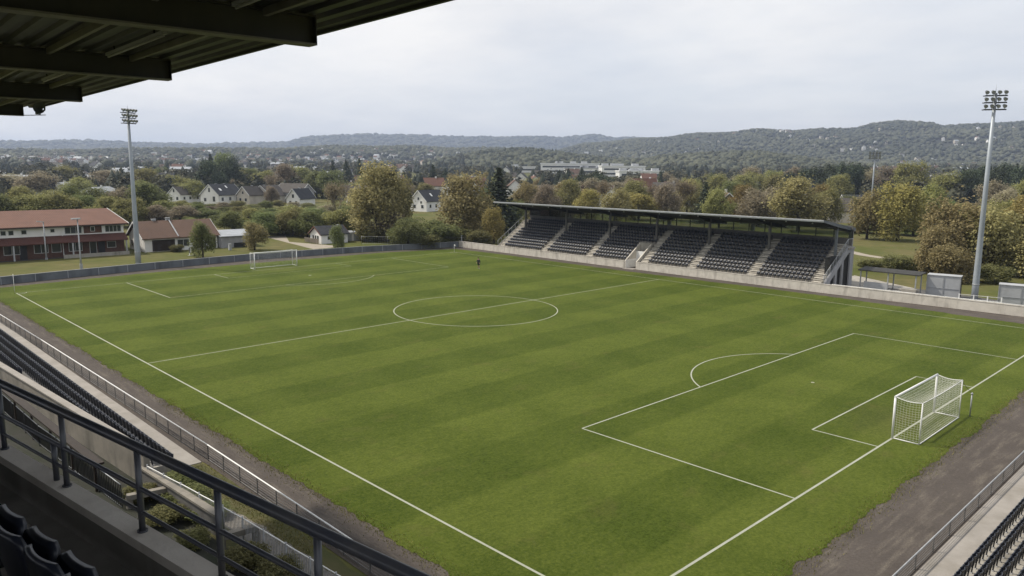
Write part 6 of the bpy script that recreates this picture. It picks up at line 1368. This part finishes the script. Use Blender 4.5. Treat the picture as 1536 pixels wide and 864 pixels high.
def density(X, Y):      # town gardens open, groves dense
    return .5 + .5 * (np.sin(X * .021 + 1) * np.sin(Y * .017 + 2) + .6 * np.sin(X * .05 + Y * .043))
def near_house(X, Y, r, ahead):
    out = np.zeros(len(X), bool)
    for hx, hy in TWN:
        d = np.hypot(hx - CAM.x, hy - CAM.y); ux, uy = (hx - CAM.x) / d, (hy - CAM.y) / d
        al = (X - hx) * ux + (Y - hy) * uy; la = np.abs(-(X - hx) * uy + (Y - hy) * ux)
        out |= (la < r) & (al > -ahead) & (al < r)
    return out
# valley trees
X, Y, D, A = polar_points(5200, 330, 1300, -39, 39, 1.5); px = px_of(A)
ok = nrg.random(len(X)) < np.where(D < 520, .8, np.where(px < 700, .12, .22) + .55 * np.clip(density(X, Y), 0, 1))
ok &= ~near_house(X, Y, 6, 45)
ok &= ~((px > 780) & (px < 990) & (D > 560) & (D < 820))            # works yards
ok &= ~((px > 60) & (px < 135) & (D > 1000) & (D < 1420))            # meadow
ok &= ~((px > 120) & (px < 330) & (D > 700) & (nrg.random(len(px)) < .5))
X, Y, D = X[ok], Y[ok], D[ok]
H_ = nrg.uniform(5.5, 10.0, len(X)); t_ = np.clip(.55 + .25 * np.sin(X * .03) * np.sin(Y * .028) + nrg.normal(size=len(X)) * .2, 0, 1)
con = nrg.random(len(X)) < (.20 + .25 * (density(Y, X) > .7))
merge('valley_trees', 'mixed trees of the town gardens spread across the valley floor', X[~con], Y[~con], H_[~con], H_[~con] * nrg.uniform(.8, 1.1, (~con).sum()), t_[~con], lods, M['forest'])
merge('valley_conifers', 'dark conifer groves spread across the valley floor', X[con], Y[con], H_[con] * 1.25, H_[con] * .95, np.zeros(con.sum()) + .12, [cone(.2) for _ in range(5)], M['forest'])
# wooded ridges and hillsides
X, Y, D, A = polar_points(60000, 820, 3300, -39, 39, 1.3); px = px_of(A); Zt = terrain_z(X, Y)
grad = np.hypot(terrain_z(X + 8, Y) - terrain_z(X - 8, Y), terrain_z(X, Y + 8) - terrain_z(X, Y - 8)) / 16
wooded = np.clip((grad - .016) / .02, 0, 1)
p_ = np.where((px > 1080) & (D > 1700), np.where((np.sin(X * .016) * np.sin(Y * .019) > .25) & (Zt < 150) & (Zt > 50), .22, .9), wooded)
p_ = np.where((px < 700) & (D < 1650), p_ * .22 + .03, p_)
ok = (nrg.random(len(X)) < np.maximum(p_, np.where(px < 700, .03, .12))) & ~((px > 780) & (px < 990) & (D < 830)) & ~((px > 60) & (px < 135) & (D < 1440))
X, Y, D = X[ok], Y[ok], D[ok]; H_ = nrg.uniform(6.0, 9.5, len(X)); t_ = np.clip(.30 + .16 * np.sin(X * .012 + 2) * np.sin(Y * .010) + nrg.normal(size=len(X)) * .10, 0, 1)
nr_ = D < 1500
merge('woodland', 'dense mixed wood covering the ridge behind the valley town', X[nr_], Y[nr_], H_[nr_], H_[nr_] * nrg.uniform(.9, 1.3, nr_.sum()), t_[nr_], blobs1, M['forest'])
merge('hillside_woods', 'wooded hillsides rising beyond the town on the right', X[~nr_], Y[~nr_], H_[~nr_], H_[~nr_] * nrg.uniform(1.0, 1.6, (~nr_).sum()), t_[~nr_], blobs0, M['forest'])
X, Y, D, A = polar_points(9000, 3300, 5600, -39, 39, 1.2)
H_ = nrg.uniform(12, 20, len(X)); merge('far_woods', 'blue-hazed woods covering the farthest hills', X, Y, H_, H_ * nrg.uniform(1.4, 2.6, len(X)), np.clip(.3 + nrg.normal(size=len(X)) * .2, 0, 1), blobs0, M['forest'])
# houses too far and too many to tell apart
def far_houses():
    X, Y, D, A = polar_points(2600, 1250, 2700, -39, 39, 1.3); px = px_of(A); Zt = terrain_z(X, Y)
    p = np.where((px < 690) & (D < 1750), .85, 0.0)
    p = np.where((px > 1080) & (D > 1500), np.where((np.sin(X * .016) * np.sin(Y * .019) > .1) & (Zt < 118), .34, .01), p)
    p = np.where((px > 860) & (px < 1100) & (D > 1600) & (D < 2300), .22, p)
    ok = nrg.random(len(X)) < p; X, Y = X[ok], Y[ok]; Z = terrain_z(X, Y); m = MB()
    for x, y, z in zip(X, Y, Z):
        w, d, h = nrg.uniform(5, 7.5), nrg.uniform(7, 12), nrg.uniform(4.2, 6.8); a = R(nrg.choice([46, 136]) + nrg.uniform(-25, 25)); mi = int(nrg.choice([0, 0, 1])); rf = int(nrg.choice([2, 3, 3, 4, 5]))
        c, s = math.cos(a), math.sin(a); P = lambda q: (x + q[0] * c - q[1] * s, y + q[0] * s + q[1] * c, z + q[2])
        m.add([P(q) for q in ((-d / 2, -w / 2, -1), (d / 2, -w / 2, -1), (d / 2, w / 2, -1), (-d / 2, w / 2, -1), (-d / 2, -w / 2, h), (d / 2, -w / 2, h), (d / 2, w / 2, h), (-d / 2, w / 2, h))], [(0, 1, 5, 4), (1, 2, 6, 5), (2, 3, 7, 6), (3, 0, 4, 7)], mi)
        m.add([P(q) for q in ((-d / 2, 0, h + w * .42), (d / 2, 0, h + w * .42), (-d / 2, -w / 2, h), (d / 2, -w / 2, h), (-d / 2, w / 2, h), (d / 2, w / 2, h))], [(2, 3, 1, 0), (5, 4, 0, 1)], rf)
        m.add([P(q) for q in ((-d / 2, 0, h + w * .42), (-d / 2, -w / 2, h), (-d / 2, w / 2, h), (d / 2, 0, h + w * .42), (d / 2, -w / 2, h), (d / 2, w / 2, h))], [(0, 2, 1), (3, 4, 5)], mi)
    o = m.build('distant_houses', [M['white_wall'], M['cream_wall'], M['tile_brown'], M['tile_grey'], M['metal_roof'], M['tile_red']], fix=False); kind(o, 'stuff'); tag(o, 'tiny pale houses dotted over the far valley and hillsides', 'houses')
far_houses()
# meadow in the distance
mq = MB(); c0 = (-1396, 312); g = 8; vv = []
for i in range(g + 1):
    for j in range(g + 1):
        s, f = (j / g - .5) * 62, (i / g - .5) * 240
        x = c0[0] + s * math.cos(YAW) - f * math.sin(YAW); y = c0[1] + s * math.sin(YAW) + f * math.cos(YAW); vv.append((x, y, float(terrain_z(x, y)) + 1.2))
mq.add(vv, [(i * (g + 1) + j, i * (g + 1) + j + 1, (i + 1) * (g + 1) + j + 1, (i + 1) * (g + 1) + j) for i in range(g) for j in range(g)])
kind(mq.build('meadow_field', M['meadow'], fix=False), 'structure')
# small things on the lawn
m = MB(); m.box(-.35, .35, -.25, .25, .45, 1.25); tb = thing('notice_box', 'small dark box on pale legs on the lawn before the annexe', 'box', (-66.5, -1.8, 0), R(80)); m.build('cabinet', M['dark_frame'], tb)
m = MB(); m.box(-.3, -.05, -.27, -.252, .5, 1.2); m.build('door', M['white_paint'], tb)
m = MB(); m.box(-.33, -.27, -.2, .2, 0, .45); m.box(.27, .33, -.2, .2, 0, .45); m.box(-.6, .6, -.05, .05, 0, .05); m.build('stand', M['white_paint'], tb)
m = MB(); m.box(-.25, .25, -.2, .2, 0, 1.0); m.box(-.3, .3, -.25, .25, 1.0, 1.08); tag(m.build('power_cabinet', M['lightgrey_panel'], loc=(-70.3, 6.3, 0)), 'small grey cabinet on the lawn near the shed', 'cabinet')

# ------------------------------------------------------------------ air
hz, hnt, hout = new_mat('haze')
pv = hnt.nodes.new('ShaderNodeVolumePrincipled'); pv.inputs['Color'].default_value = (.62, .73, .95, 1); pv.inputs['Density'].default_value = .00016; pv.inputs['Anisotropy'].default_value = .2
hnt.links.new(pv.outputs[0], hout.inputs['Volume'])
ho = MB().box(-9600, 9600, -9600, 9600, -1.2, float(TV[:, 2].max()) + 24).build('haze', hz); kind(ho, 'stuff')
